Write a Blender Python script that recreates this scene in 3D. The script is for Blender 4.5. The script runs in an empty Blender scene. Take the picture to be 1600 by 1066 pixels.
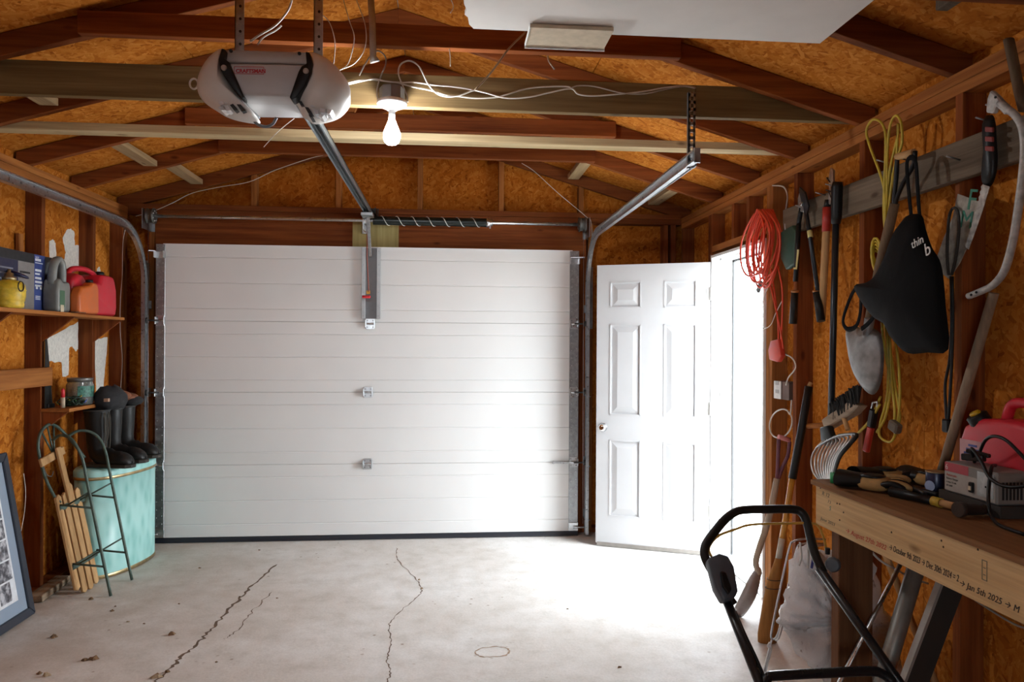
import bpy, bmesh, math, random
from mathutils import Vector, Matrix

random.seed(11)
SC = bpy.context.scene
COL = SC.collection

# ------------------------------------------------------------------ camera
F_PX, CX, VX, HY, ROLL, CAM_H = 1150.0, 800.0, 697.0, 537.0, 0.0055, 1.435
YAW = math.atan((CX - VX) / F_PX)
_fw = Vector((math.sin(YAW), math.cos(YAW), 0)); _rt = Vector((math.cos(YAW), -math.sin(YAW), 0)); _up = Vector((0, 0, 1))
_c, _s = math.cos(ROLL), math.sin(ROLL)
_r = _rt * _c + _up * _s; _u = _up * _c - _rt * _s
cam_data = bpy.data.cameras.new('camera'); cam = bpy.data.objects.new('camera', cam_data); COL.objects.link(cam)
cam_data.sensor_width = 36.0; cam_data.lens = F_PX / 1600 * 36.0; cam_data.shift_y = (HY - 533.0) / 1600
cam_data.clip_start = 0.02
cam.matrix_world = Matrix(((_r.x, _u.x, -_fw.x, 0), (_r.y, _u.y, -_fw.y, 0), (_r.z, _u.z, -_fw.z, CAM_H), (0, 0, 0, 1)))
SC.camera = cam

# ------------------------------------------------------------------ daylight, exposure
world = bpy.data.worlds.new('overcast_sky'); SC.world = world; world.use_nodes = True
bg = world.node_tree.nodes['Background']; bg.inputs[0].default_value = (0.87, 0.945, 1.0, 1); bg.inputs[1].default_value = 24.0
SC.view_settings.view_transform = 'Standard'; SC.view_settings.look = 'None'
SC.view_settings.gamma = 1.0; SC.view_settings.use_curve_mapping = False; SC.view_settings.exposure = 0.0
SC.cycles.max_bounces = 10; SC.cycles.diffuse_bounces = 6; SC.cycles.caustics_reflective = False; SC.cycles.caustics_refractive = False
SC.cycles.sample_clamp_indirect = 8.0

def portal(name, loc, rot, sx, sy):
    l = bpy.data.lights.new(name, 'AREA'); l.shape = 'RECTANGLE'; l.size = sx; l.size_y = sy
    o = bpy.data.objects.new(name, l); COL.objects.link(o); o.location = loc; o.rotation_euler = rot
    l.cycles.is_portal = True
    return o
portal('door_daylight_portal', (1.97, 4.435, 1.02), (0, math.pi / 2, 0), 2.0, 0.80)
portal('window_daylight_portal', (-0.9, -2.07, 1.5), (math.pi / 2, 0, 0), .95, .7)  # samples sky light through the added back-wall window

# ------------------------------------------------------------------ places seen along a line of sight, on a known plane
def ray(px, py):
    u = px - CX; v = py - HY
    uu = _c * u + _s * v; vv = -_s * u + _c * v
    return _fw + _rt * (uu / F_PX) - _up * (vv / F_PX)
def on(px, py, x=None, y=None, z=None):
    d = ray(px, py)
    t = x / d.x if x is not None else (y / d.y if y is not None else (z - CAM_H) / d.z)
    return Vector((0, 0, CAM_H)) + d * t
def onx(pts, x): return [on(a, b, x=x) for a, b in pts]
def ony(pts, y): return [on(a, b, y=y) for a, b in pts]

# ------------------------------------------------------------------ mesh helpers
def V(*a): return Vector(a)
def frame(t, up=(0, 0, 1)):
    t = Vector(t).normalized(); up = Vector(up)
    if abs(t.dot(up.normalized())) > 0.98: up = Vector((1, 0, 0)) if abs(t.x) < 0.9 else Vector((0, 1, 0))
    a = t.cross(up).normalized(); b = a.cross(t).normalized()
    return a, b
def cr(pts, k=6, closed=False):
    pts = [Vector(p) for p in pts]; n = len(pts); out = []
    for i in range(n if closed else n - 1):
        if closed: p0, p1, p2, p3 = pts[i - 1], pts[i], pts[(i + 1) % n], pts[(i + 2) % n]
        else:
            p1, p2 = pts[i], pts[i + 1]
            p0 = pts[i - 1] if i else p1 * 2 - p2; p3 = pts[i + 2] if i + 2 < n else p2 * 2 - p1
        for j in range(k):
            t = j / k
            out.append(0.5 * ((2 * p1) + (p2 - p0) * t + (2 * p0 - 5 * p1 + 4 * p2 - p3) * t * t + (3 * p1 - p0 - 3 * p2 + p3) * t ** 3))
    if not closed: out.append(pts[-1])
    return out

class MB:
    def __init__(s): s.v = []; s.f = []; s.sm = []
    def add(s, verts, faces, smooth=False):
        o = len(s.v); s.v += [Vector(p) for p in verts]
        for f in faces: s.f.append([i + o for i in f]); s.sm.append(smooth)
        return s
    def box(s, lo, hi):
        x0, y0, z0 = lo; x1, y1, z1 = hi
        v = [(x0, y0, z0), (x1, y0, z0), (x1, y1, z0), (x0, y1, z0), (x0, y0, z1), (x1, y0, z1), (x1, y1, z1), (x0, y1, z1)]
        return s.add(v, [(3, 2, 1, 0), (4, 5, 6, 7), (0, 1, 5, 4), (1, 2, 6, 5), (2, 3, 7, 6), (3, 0, 4, 7)])
    def bar(s, p0, p1, w, h, up=(0, 0, 1)):
        p0, p1 = Vector(p0), Vector(p1); a, b = frame(p1 - p0, up); a = a * (w / 2); b = b * (h / 2)
        v = [p0 - a - b, p0 + a - b, p0 + a + b, p0 - a + b, p1 - a - b, p1 + a - b, p1 + a + b, p1 - a + b]
        return s.add(v, [(0, 1, 2, 3), (7, 6, 5, 4), (4, 5, 1, 0), (5, 6, 2, 1), (6, 7, 3, 2), (7, 4, 0, 3)])
    def tube(s, pts, r, n=8, closed=False, caps=True, flat=1.0, up=(0, 0, 1)):
        pts = [Vector(p) for p in pts]; m = len(pts); rr = r if isinstance(r, (list, tuple)) else [r] * m
        rings = []; pa = None
        for i, p in enumerate(pts):
            t = (pts[(i + 1) % m] - pts[i - 1]) if closed else (pts[min(i + 1, m - 1)] - pts[max(i - 1, 0)])
            if t.length < 1e-9: t = Vector((0, 0, 1))
            t.normalize()
            if pa is None: a, b = frame(t, up)
            else:
                a = pa - t * pa.dot(t)
                a = a.normalized() if a.length > 1e-6 else frame(t, up)[0]
                b = a.cross(t).normalized()
            pa = a
            rings.append([p + a * (rr[i] * math.cos(2 * math.pi * k / n)) + b * (rr[i] * flat * math.sin(2 * math.pi * k / n)) for k in range(n)])
        return s.loft(rings, closed, caps)
    def loft(s, rings, closed=False, caps=True, smooth=True):
        n = len(rings[0]); m = len(rings); v = [p for r in rings for p in r]; f = []
        for i in range(m if closed else m - 1):
            j = (i + 1) % m
            for k in range(n):
                l = (k + 1) % n
                f.append((i * n + k, i * n + l, j * n + l, j * n + k))
        s.add(v, f, smooth)
        if caps and not closed:
            s.add(rings[0], [tuple(range(n))[::-1]]); s.add(rings[-1], [tuple(range(n))])
        return s
    def lathe(s, prof, c=(0, 0, 0), n=20, ax=(0, 0, 1), caps=True, smooth=True):
        c = Vector(c); ax = Vector(ax).normalized(); a, b = frame(ax, (0, 0, 1) if abs(ax.z) < .9 else (0, 1, 0))
        rings = [[c + ax * z + a * (r * math.cos(2 * math.pi * k / n)) + b * (r * math.sin(2 * math.pi * k / n)) for k in range(n)] for r, z in prof]
        return s.loft(rings, False, caps, smooth)
    def ball(s, c, r, n=12, m=8):
        c = Vector(c); r = r if isinstance(r, (tuple, list)) else (r, r, r); rings = []
        for i in range(1, m):
            t = math.pi * i / m
            rings.append([c + Vector((r[0] * math.sin(t) * math.cos(2 * math.pi * k / n), r[1] * math.sin(t) * math.sin(2 * math.pi * k / n), r[2] * math.cos(t))) for k in range(n)])
        s.loft(rings, False, False)
        o = len(s.v); s.v += [c + Vector((0, 0, r[2])), c - Vector((0, 0, r[2]))]
        b = o - n * (m - 1)
        for k in range(n):
            s.f.append([o, b + k, b + (k + 1) % n]); s.sm.append(True)
            e = b + n * (m - 2); s.f.append([o + 1, e + (k + 1) % n, e + k]); s.sm.append(True)
        return s
    def plate(s, poly, d):
        """a 3D outline given thickness along vector d"""
        n = len(poly); poly = [Vector(p) for p in poly]; d = Vector(d)
        v = poly + [p + d for p in poly]
        f = [tuple(range(n))[::-1], tuple(range(n, 2 * n))] + [(k, (k + 1) % n, n + (k + 1) % n, n + k) for k in range(n)]
        return s.add(v, f)
    def pillow(s, poly, nrm, tf, tb, rings=6, p=0.6, centre=None):
        """a 3D outline puffed out by tf along nrm and tb against it"""
        poly = [Vector(q) for q in poly]; n = len(poly); nrm = Vector(nrm).normalized()
        c = Vector(centre) if centre is not None else sum(poly, Vector()) / n
        o = len(s.v); R = []
        for side, t in ((1, tf), (-1, tb)):
            for i in range(rings):
                f = 1 - i / rings
                h = t * (1 - f ** 2.2) ** p
                R.append([c + (q - c) * f + nrm * (h * side) for q in poly])
        fr = R[:rings]; bk = R[rings:]
        allr = bk[::-1] + fr[1:]
        s.loft(allr, False, False)
        s.add([c - nrm * tb] + allr[0], [(0, k + 2 if k + 2 <= n else 1, k + 1) for k in range(n)], True)
        s.add([c + nrm * tf] + allr[-1], [(0, k + 1, k + 2 if k + 2 <= n else 1) for k in range(n)], True)
        return s
    def sweep(s, path, prof, side):
        side = Vector(side).normalized(); path = [Vector(p) for p in path]; m = len(path); rings = []
        for i, p in enumerate(path):
            t = (path[min(i + 1, m - 1)] - path[max(i - 1, 0)]).normalized(); b = side.cross(t).normalized()
            rings.append([p + side * q[0] + b * q[1] for q in prof])
        return s.loft(rings, False, True, False)
    def crumple(s, amp, freq, seed=0):
        from mathutils import noise as nz
        for p in s.v: p += nz.noise_vector(p * freq + Vector((seed, seed * 2.3, 0))) * amp + nz.noise_vector(p * freq * 3 + Vector((seed, 0, 5))) * amp * .35
        return s
    def build(s, name, mat, parent=None, bev=0, local=False, seg=1, wn=False):
        me = bpy.data.meshes.new(name); off = Vector((0, 0, 0))
        if parent is not None and not local: off = parent_world(parent)
        me.from_pydata([tuple(p - off) for p in s.v], [], s.f)
        me.polygons.foreach_set('use_smooth', s.sm); me.validate()
        bm = bmesh.new(); bm.from_mesh(me); bmesh.ops.remove_doubles(bm, verts=bm.verts, dist=1e-5)
        bmesh.ops.recalc_face_normals(bm, faces=bm.faces); bm.to_mesh(me); bm.free()
        me.materials.append(mat)
        o = bpy.data.objects.new(name, me); COL.objects.link(o)
        if parent is not None: o.parent = parent
        if bev:
            md = o.modifiers.new('bevel', 'BEVEL'); md.width = bev; md.segments = seg; md.limit_method = 'ANGLE'; md.angle_limit = math.radians(40)
            if seg > 1:
                for pl in me.polygons: pl.use_smooth = True
                md.harden_normals = False
        return o
def parent_world(o):
    p = Vector((0, 0, 0))
    while o is not None: p += o.location; o = o.parent
    return p
def tag(o, label=None, cat=None, group=None, kind=None):
    if label: o['label'] = label
    if cat: o['category'] = cat
    if group: o['group'] = group
    if kind: o['kind'] = kind
    return o
def thing(name, label, cat, loc=(0, 0, 0), rotz=0, group=None, kind=None):
    o = bpy.data.objects.new(name, None); COL.objects.link(o); o.location = loc; o.rotation_euler = (0, 0, rotz); o.empty_display_size = .05
    return tag(o, label, cat, group, kind)
def copy_tree(o, parent=None):
    c = o.copy(); COL.objects.link(c); c.parent = parent
    for ch in [k for k in o.children]: copy_tree(ch, c)
    return c
def text(name, body, size, mat, origin, ex, ey, parent=None, depth=0.0006, align='LEFT', bold=0.0, shear=0.0):
    """flat lettering: ex is the reading direction, ey is up"""
    cu = bpy.data.curves.new(name, 'FONT'); cu.body = body; cu.size = size; cu.extrude = depth; cu.align_x = align; cu.offset = bold
    cu.resolution_u = 3; cu.shear = shear
    tmp = bpy.data.objects.new('tmp_text', cu); COL.objects.link(tmp)
    dg = bpy.context.evaluated_depsgraph_get(); dg.update()
    me = bpy.data.meshes.new_from_object(tmp.evaluated_get(dg)); bpy.data.objects.remove(tmp); bpy.data.curves.remove(cu)
    ex = Vector(ex).normalized(); ey = Vector(ey); ey = (ey - ex * ey.dot(ex)).normalized(); ez = ex.cross(ey)
    off = parent_world(parent) if parent is not None else Vector((0, 0, 0)); origin = Vector(origin) - off
    for v in me.vertices: v.co = origin + ex * v.co.x + ey * v.co.y + ez * v.co.z
    me.materials.clear(); me.materials.append(mat)
    o = bpy.data.objects.new(name, me); COL.objects.link(o)
    if parent is not None: o.parent = parent
    return o

# ------------------------------------------------------------------ materials
MATS = {}
def nt(name):
    m = bpy.data.materials.new(name); m.use_nodes = True
    return m, m.node_tree, m.node_tree.nodes['Principled BSDF']
def N(t, kind, **kw):
    n = t.nodes.new(kind)
    for k, v in kw.items(): setattr(n, k, v)
    return n
def ramp(t, fac, stops):
    r = N(t, 'ShaderNodeValToRGB'); t.links.new(fac, r.inputs[0]); e = r.color_ramp.elements
    while len(e) < len(stops): e.new(0.5)
    for k, (p, c) in enumerate(stops): e[k].position = p; e[k].color = (c[0], c[1], c[2], 1)
    return r
def mixc(t, fac, a, b, mode='MIX'):
    m = N(t, 'ShaderNodeMix', data_type='RGBA', blend_type=mode)
    for sock, val in ((m.inputs[0], fac), (m.inputs[6], a), (m.inputs[7], b)):
        if isinstance(val, (int, float)): sock.default_value = val
        elif isinstance(val, (tuple, list)): sock.default_value = (val[0], val[1], val[2], 1)
        else: t.links.new(val, sock)
    return m.outputs[2]
def coords(t, scale=(1, 1, 1), rot=(0, 0, 0), loc=(0, 0, 0), src=None):
    tc = N(t, 'ShaderNodeTexCoord'); mp = N(t, 'ShaderNodeMapping')
    mp.inputs['Scale'].default_value = scale; mp.inputs['Rotation'].default_value = rot; mp.inputs['Location'].default_value = loc
    t.links.new(src if src is not None else tc.outputs['Object'], mp.inputs[0]); return mp.outputs[0]
def noise(t, vec, scale, detail=4, rough=.55):
    n = N(t, 'ShaderNodeTexNoise'); n.inputs['Scale'].default_value = scale; n.inputs['Detail'].default_value = detail; n.inputs['Roughness'].default_value = rough
    if vec is not None: t.links.new(vec, n.inputs['Vector'])
    return n.outputs['Fac']
def bump(t, b, h, strength=.2, dist=.002):
    n = N(t, 'ShaderNodeBump'); n.inputs['Strength'].default_value = strength; n.inputs['Distance'].default_value = dist
    t.links.new(h, n.inputs['Height']); t.links.new(n.outputs[0], b.inputs['Normal'])
def P(name, col, rough=.5, metal=0.0, var=.12, scale=25, bmp=0.0, coat=0.0, alpha=None, trans=0.0, spec=None):
    """plain coloured stuff with a little unevenness"""
    if name in MATS: return MATS[name]
    m, t, b = nt(name); v = coords(t)
    f = noise(t, v, scale)
    lo = [c * (1 - var) for c in col]; hi = [min(1, c * (1 + var)) for c in col]
    r = ramp(t, f, [(.3, lo), (.7, hi)]); t.links.new(r.outputs[0], b.inputs['Base Color'])
    rr = ramp(t, f, [(.3, [max(0, rough - .06)] * 3), (.7, [min(1, rough + .08)] * 3)]); t.links.new(rr.outputs[0], b.inputs['Roughness'])
    b.inputs['Metallic'].default_value = metal
    if coat: b.inputs['Coat Weight'].default_value = coat
    if trans: b.inputs['Transmission Weight'].default_value = trans
    if alpha is not None: b.inputs['Alpha'].default_value = alpha
    if spec is not None: b.inputs['Specular IOR Level'].default_value = spec
    if bmp: bump(t, b, noise(t, v, scale * 3), bmp, .003)
    MATS[name] = m; return m
def wood(name, dark, light, axis='z', rough=.75, knots=True, contrast=1.0):
    key = name + '_' + axis
    if key in MATS: return MATS[key]
    m, t, b = nt(key)
    oi = N(t, 'ShaderNodeObjectInfo'); tc = N(t, 'ShaderNodeTexCoord')
    add = N(t, 'ShaderNodeVectorMath', operation='ADD'); t.links.new(tc.outputs['Object'], add.inputs[0])
    ml = N(t, 'ShaderNodeMath', operation='MULTIPLY'); ml.inputs[1].default_value = 37.0; t.links.new(oi.outputs['Random'], ml.inputs[0])
    t.links.new(ml.outputs[0], add.inputs[1])
    i = 'xyz'.index(axis); sc = [26.0] * 3; sc[i] = 1.3
    v = coords(t, tuple(sc), src=add.outputs[0]); f1 = noise(t, v, 1.0, 6, .6)
    sc2 = [120.0] * 3; sc2[i] = 3.0
    f2 = noise(t, coords(t, tuple(sc2), src=add.outputs[0]), 1.0, 3)
    r = ramp(t, f1, [(.28, dark), (.5, [(a + c) / 2 for a, c in zip(dark, light)]), (.72, light)])
    c = mixc(t, .35, r.outputs[0], ramp(t, f2, [(.35, [.55] * 3), (.65, [1.0] * 3)]).outputs[0], 'MULTIPLY')
    if knots:
        sk = [9.0] * 3; sk[i] = 3.5
        vo = N(t, 'ShaderNodeTexVoronoi'); vo.inputs['Scale'].default_value = 1.0; t.links.new(coords(t, tuple(sk), src=add.outputs[0]), vo.inputs['Vector'])
        kn = ramp(t, vo.outputs['Distance'], [(.05, (.22, .14, .1)), (.13, (1, 1, 1))]); c = mixc(t, .7, c, kn.outputs[0], 'MULTIPLY')
    hv = N(t, 'ShaderNodeHueSaturation'); mr = N(t, 'ShaderNodeMapRange'); mr.inputs[3].default_value = .78; mr.inputs[4].default_value = 1.15
    t.links.new(oi.outputs['Random'], mr.inputs[0]); t.links.new(mr.outputs[0], hv.inputs['Value']); t.links.new(c, hv.inputs['Color'])
    t.links.new(hv.outputs[0], b.inputs['Base Color']); b.inputs['Roughness'].default_value = rough; b.inputs['Specular IOR Level'].default_value = .15
    bump(t, b, f2, .25, .0015)
    MATS[key] = m; return m
def osb(name, plane, tint=(1, 1, 1)):
    """oriented strand board seen in the given plane ('xy','xz','yz')"""
    if name in MATS: return MATS[name]
    m, t, b = nt(name); tc = N(t, 'ShaderNodeTexCoord'); sp = N(t, 'ShaderNodeSeparateXYZ'); cb = N(t, 'ShaderNodeCombineXYZ')
    t.links.new(tc.outputs['Object'], sp.inputs[0])
    for k, a in enumerate(plane): t.links.new(sp.outputs['xyz'.index(a)], cb.inputs[k])
    base = cb.outputs[0]
    warp = N(t, 'ShaderNodeTexNoise'); warp.inputs['Scale'].default_value = 9; t.links.new(base, warp.inputs['Vector'])
    wv = N(t, 'ShaderNodeVectorMath', operation='MULTIPLY_ADD'); wv.inputs[1].default_value = (.035, .035, 0); t.links.new(warp.outputs['Color'], wv.inputs[0]); t.links.new(base, wv.inputs[2])
    lay = []
    for k, (ang, s1, s2) in enumerate(((.35, 17, 72), (1.5, 20, 80), (2.5, 16, 64))):
        rt = N(t, 'ShaderNodeVectorRotate', rotation_type='Z_AXIS'); rt.inputs['Angle'].default_value = ang; t.links.new(wv.outputs[0], rt.inputs[0])
        vo = N(t, 'ShaderNodeTexVoronoi', voronoi_dimensions='2D'); vo.inputs['Scale'].default_value = 1.0
        t.links.new(coords(t, (s1, s2, 1), src=rt.outputs[0]), vo.inputs['Vector'])
        bw = N(t, 'ShaderNodeRGBToBW'); t.links.new(vo.outputs['Color'], bw.inputs[0]); lay.append(bw.outputs[0])
    m1 = ramp(t, noise(t, base, 27, 2), [(.47, (0, 0, 0)), (.5, (1, 1, 1))]).outputs[0]
    m2 = ramp(t, noise(t, coords(t, loc=(7, 3, 0), src=base), 24, 2), [(.5, (0, 0, 0)), (.53, (1, 1, 1))]).outputs[0]
    val = mixc(t, m2, mixc(t, m1, lay[0], lay[1]), lay[2])
    c = ramp(t, val, [(.05, (.30 * tint[0], .095 * tint[1], .014 * tint[2])), (.3, (.48 * tint[0], .175 * tint[1], .026 * tint[2])), (.6, (.56 * tint[0], .225 * tint[1], .040 * tint[2])), (.95, (.68 * tint[0], .32 * tint[1], .08 * tint[2]))]).outputs[0]
    big = ramp(t, noise(t, base, 1.6, 5), [(.3, (.62, .55, .5)), (.65, (1, 1, 1))]).outputs[0]
    c = mixc(t, .8, c, big, 'MULTIPLY')
    t.links.new(c, b.inputs['Base Color']); b.inputs['Roughness'].default_value = .85; b.inputs['Specular IOR Level'].default_value = .06
    bump(t, b, val, .3, .002)
    MATS[name] = m; return m
def glow(name, col, strength):
    m = bpy.data.materials.new(name); m.use_nodes = True; t = m.node_tree; t.nodes.clear()
    e = N(t, 'ShaderNodeEmission'); e.inputs[0].default_value = (*col, 1); e.inputs[1].default_value = strength
    o = N(t, 'ShaderNodeOutputMaterial'); t.links.new(e.outputs[0], o.inputs[0]); return m

RED_D, RED_L = (.115, .026, .007), (.31, .09, .022)
def red(a): return wood('red_fir', RED_D, RED_L, a)
def fir(a): return wood('orange_fir', (.22, .07, .016), (.46, .18, .048), a)
def pale(a): return wood('pale_pine', (.46, .33, .17), (.72, .56, .33), a)
def grey(a): return wood('weathered_grey_wood', (.085, .062, .042), (.20, .155, .11), a)
STEEL = P('galvanised_steel', (.62, .64, .66), .32, 1.0, .12, 60)
STEELD = P('dull_steel', (.36, .37, .38), .42, 1.0, .2, 40)
CHROME = P('chrome', (.8, .8, .8), .12, 1.0, .03)
BLACK = P('black_plastic', (.006, .006, .0065), .42, 0, .2, spec=.3)
RUBBER = P('black_rubber', (.008, .0075, .007), .5, 0, .3, spec=.35)
WHITE = P('white_paint', (.80, .80, .79), .45, 0, .02, 8)
CABLE = P('white_cable', (.62, .58, .52), .5, 0, .06)
# ================================================================== the building
XR, XL, YF, YB = 1.80, -2.29, 5.53, -2.00          # inner stud faces
SR, SL, SF = 1.89, -2.38, 5.62                      # inner faces of the sheathing
XC, PITCH, PT = -0.245, 0.29, 2.405                 # ridge line, roof pitch, top of the wall plates
def zb(x): return PT + PITCH * (2.045 - abs(x - XC))   # underside of the rafters
RT = 0.098

def concrete():
    m, t, b = nt('worn_concrete'); v = coords(t)
    big = noise(t, v, 1.1, 6, .6); mid = noise(t, v, 7, 6, .65); fine = noise(t, v, 90, 3)
    c = ramp(t, mid, [(.3, (.64, .62, .585)), (.5, (.76, .745, .72)), (.72, (.84, .83, .815))]).outputs[0]
    c = mixc(t, ramp(t, big, [(.42, (1, 1, 1)), (.6, (0, 0, 0))]).outputs[0], c, mixc(t, .30, c, (.45, .37, .29)))
    # brown tracked-in dirt on the side away from the doorway
    sp = N(t, 'ShaderNodeSeparateXYZ'); t.links.new(v, sp.inputs[0])
    mr = N(t, 'ShaderNodeMapRange'); mr.inputs[1].default_value = -.4; mr.inputs[2].default_value = -2.3; t.links.new(sp.outputs[0], mr.inputs[0])
    nm = N(t, 'ShaderNodeMath', operation='MULTIPLY'); t.links.new(mr.outputs[0], nm.inputs[0]); t.links.new(ramp(t, noise(t, v, 2.3, 6, .7), [(.3, (.15, .15, .15)), (.6, (.8, .8, .8))]).outputs[0], nm.inputs[1])
    c = mixc(t, nm.outputs[0], c, (.40, .325, .255))
    sc_ = N(t, 'ShaderNodeTexVoronoi'); sc_.inputs['Scale'].default_value = 13; t.links.new(v, sc_.inputs['Vector'])
    spots = ramp(t, sc_.outputs['Distance'], [(.06, (.5, .42, .35)), (.13, (1, 1, 1))]).outputs[0]
    c = mixc(t, ramp(t, noise(t, v, 1.9, 3), [(.5, (0, 0, 0)), (.62, (1, 1, 1))]).outputs[0], c, mixc(t, 1.0, c, spots, 'MULTIPLY'))
    c = mixc(t, .3, c, ramp(t, fine, [(.35, (.7, .7, .7)), (.6, (1, 1, 1))]).outputs[0], 'MULTIPLY')
    t.links.new(c, b.inputs['Base Color'])
    t.links.new(ramp(t, mid, [(.3, (.72,) * 3), (.7, (.5,) * 3)]).outputs[0], b.inputs['Roughness']); b.inputs['Specular IOR Level'].default_value = .3
    bump(t, b, noise(t, v, 40, 5), .25, .004)
    return m
CONC = concrete()
floor = MB().box((-2.42, YB - .05, -.12), (1.93, 5.66, 0)).build('floor', CONC)
tag(floor, 'worn grey concrete slab floor with cracks and dirt', 'floor', kind='structure')
DIRT = P('packed_dirt', (.13, .085, .055), .95, 0, .35, 60)
def ribbon(pts, w, jit=.006, k=9):
    rnd = random.Random(len(pts) * 7 + int(pts[0][0])); pts = [on(a, b, z=0) for a, b in pts]
    pts = cr(pts, k); L, R = [], []
    for i, p in enumerate(pts):
        d = (pts[min(i + 1, len(pts) - 1)] - pts[max(i - 1, 0)]).normalized(); s = Vector((-d.y, d.x, 0))
        ww = w * rnd.uniform(.35, 1.3) * (.4 if i in (0, len(pts) - 1) else 1); q = p + s * rnd.uniform(-jit, jit); q.z = .0006
        L.append(q + s * ww); R.append(q - s * ww)
    mb = MB(); n = len(pts)
    return mb.add(L + R, [(i, i + 1, n + i + 1, n + i) for i in range(n - 1)])
ribbon([(620, 856), (622, 875), (645, 900), (657, 916), (655, 930), (620, 960), (607, 980), (612, 1005), (604, 1030), (610, 1050), (603, 1070)], .0028).build('crack', DIRT, floor)
ribbon([(432, 882), (400, 910), (372, 938), (345, 968), (320, 995), (290, 1022), (265, 1045), (240, 1070)], .008, .012).build('crack', DIRT, floor)
ribbon([(425, 925), (395, 955), (370, 985), (350, 1000)], .003, .01).build('crack', DIRT, floor)
ribbon([(742, 1019), (755, 1013), (780, 1011), (795, 1016), (790, 1024), (765, 1027), (748, 1025), (742, 1019)], .005, .004, 5).build('ring_stain', P('rust_stain', (.36, .26, .18), .8, 0, .3, 30), floor)

ground = MB().box((-14, -14, -.22), (24, 24, -.13)).build('ground', P('outdoor_gravel', (.62, .61, .58), .9, 0, .1, 3))
tag(ground, 'bright pale ground outside the open side door', 'ground', kind='structure')

SIDING = P('outside_siding', (.55, .55, .52), .6, 0, .05)
OY, OX, OC = osb('osb_side', 'yz', (1.0, .87, .66)), osb('osb_front', 'xz', (.85, .68, .46)), osb('osb_roof', 'xy', (1.0, .88, .7))
D0, D1, DH = 4.035, 4.845, 2.02                      # side-door opening

# ---- right wall
mb = MB(); ZS = zb(SR) + RT
for y0, y1, z0, z1 in ((YB - .06, D0 - .02, -.12, ZS), (D1 + .02, SF + .06, -.12, ZS), (D0 - .02, D1 + .02, DH + .02, ZS)):
    mb.box((SR + .012, y0, z0), (SR + .06, y1, z1))
wall_r = mb.build('wall_right', SIDING); tag(wall_r, 'right garage wall of bare studs and strand board', 'wall', kind='structure')
ys = [YB, -.9, .32, 1.54, 2.76, D0 - .02]
for a, b_ in zip(ys, ys[1:]): MB().box((SR, a + .0015, 0), (SR + .012, b_ - .0015, ZS)).build('strand_board', OY, wall_r)
MB().box((SR, D0 - .02, DH + .02), (SR + .012, D1 + .02, ZS)).build('strand_board', OY, wall_r)
MB().box((SR, D1 + .02, 0), (SR + .012, SF, ZS)).build('strand_board', OY, wall_r)
def stud_r(y, z0=.038, z1=2.325, m=None): MB().box((XR, y, z0), (SR, y + .038, z1)).build('stud', m or red('z'), wall_r, bev=.002)
for y in (-1.84, -1.23, -.62, -.01, .60, 1.21, 1.82, 2.43, 3.04, 3.65): stud_r(y)
for y in (3.935, 3.975): stud_r(y, m=fir('z'))
for y in (4.867, 4.905, 5.49): stud_r(y)
for y in (4.26, 4.49): stud_r(y, 2.105)
MB().box((XR, 4.013, 2.065), (SR, 4.867, 2.105)).build('door_header', fir('y'), wall_r, bev=.002)
MB().box((XR, YB, 2.325), (SR, YF, 2.363)).build('top_plate', fir('y'), wall_r, bev=.002)
MB().box((XR, YB, 2.365), (SR, SF, PT)).build('top_plate', fir('y'), wall_r, bev=.002)
MB().box((XR, YB, 0), (SR, D0 - .1, .038)).build('bottom_plate', red('y'), wall_r, bev=.002)
MB().box((XR, 4.867, 0), (SR, YF, .038)).build('bottom_plate', red('y'), wall_r, bev=.002)
# ---- left wall
ZSL = zb(SL) + RT
wall_l = MB().box((SL - .06, YB - .06, -.12), (SL - .012, SF + .06, ZSL)).build('wall_left', SIDING)
tag(wall_l, 'left garage wall of bare studs and strand board with white paint smears', 'wall', kind='structure')
for a, b_ in zip([YB, -.5, .72, 1.94, 3.16, 4.44], [-.5, .72, 1.94, 3.16, 4.44, SF]): MB().box((SL - .012, a + .0015, 0), (SL, b_ - .0015, ZSL)).build('strand_board', OY, wall_l)
for y in (-1.1, -.49, .12, .73, 1.34, 1.95, 2.56, 3.18, 3.79, 4.40, 5.01, 5.45, 5.49): MB().box((SL, y, .038), (XL, y + .038, 2.325)).build('stud', red('z'), wall_l, bev=.002)
MB().box((SL, YB, 2.325), (XL, YF, 2.363)).build('top_plate', fir('y'), wall_l, bev=.002)
MB().box((SL, YB, 2.365), (XL, SF, PT)).build('top_plate', fir('y'), wall_l, bev=.002)
MB().box((SL, YB, 0), (XL, YF, .038)).build('bottom_plate', red('y'), wall_l, bev=.002)
z1 = on(40, 590, x=XL).z
MB().box((XL, 3.5, z1 - .055), (XL + .038, 4.45, z1 + .05)).build('blocking', fir('y'), wall_l, bev=.002)
PAINT = P('white_wall_paint', (.72, .70, .64), .7, 0, .15, 70)
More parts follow.
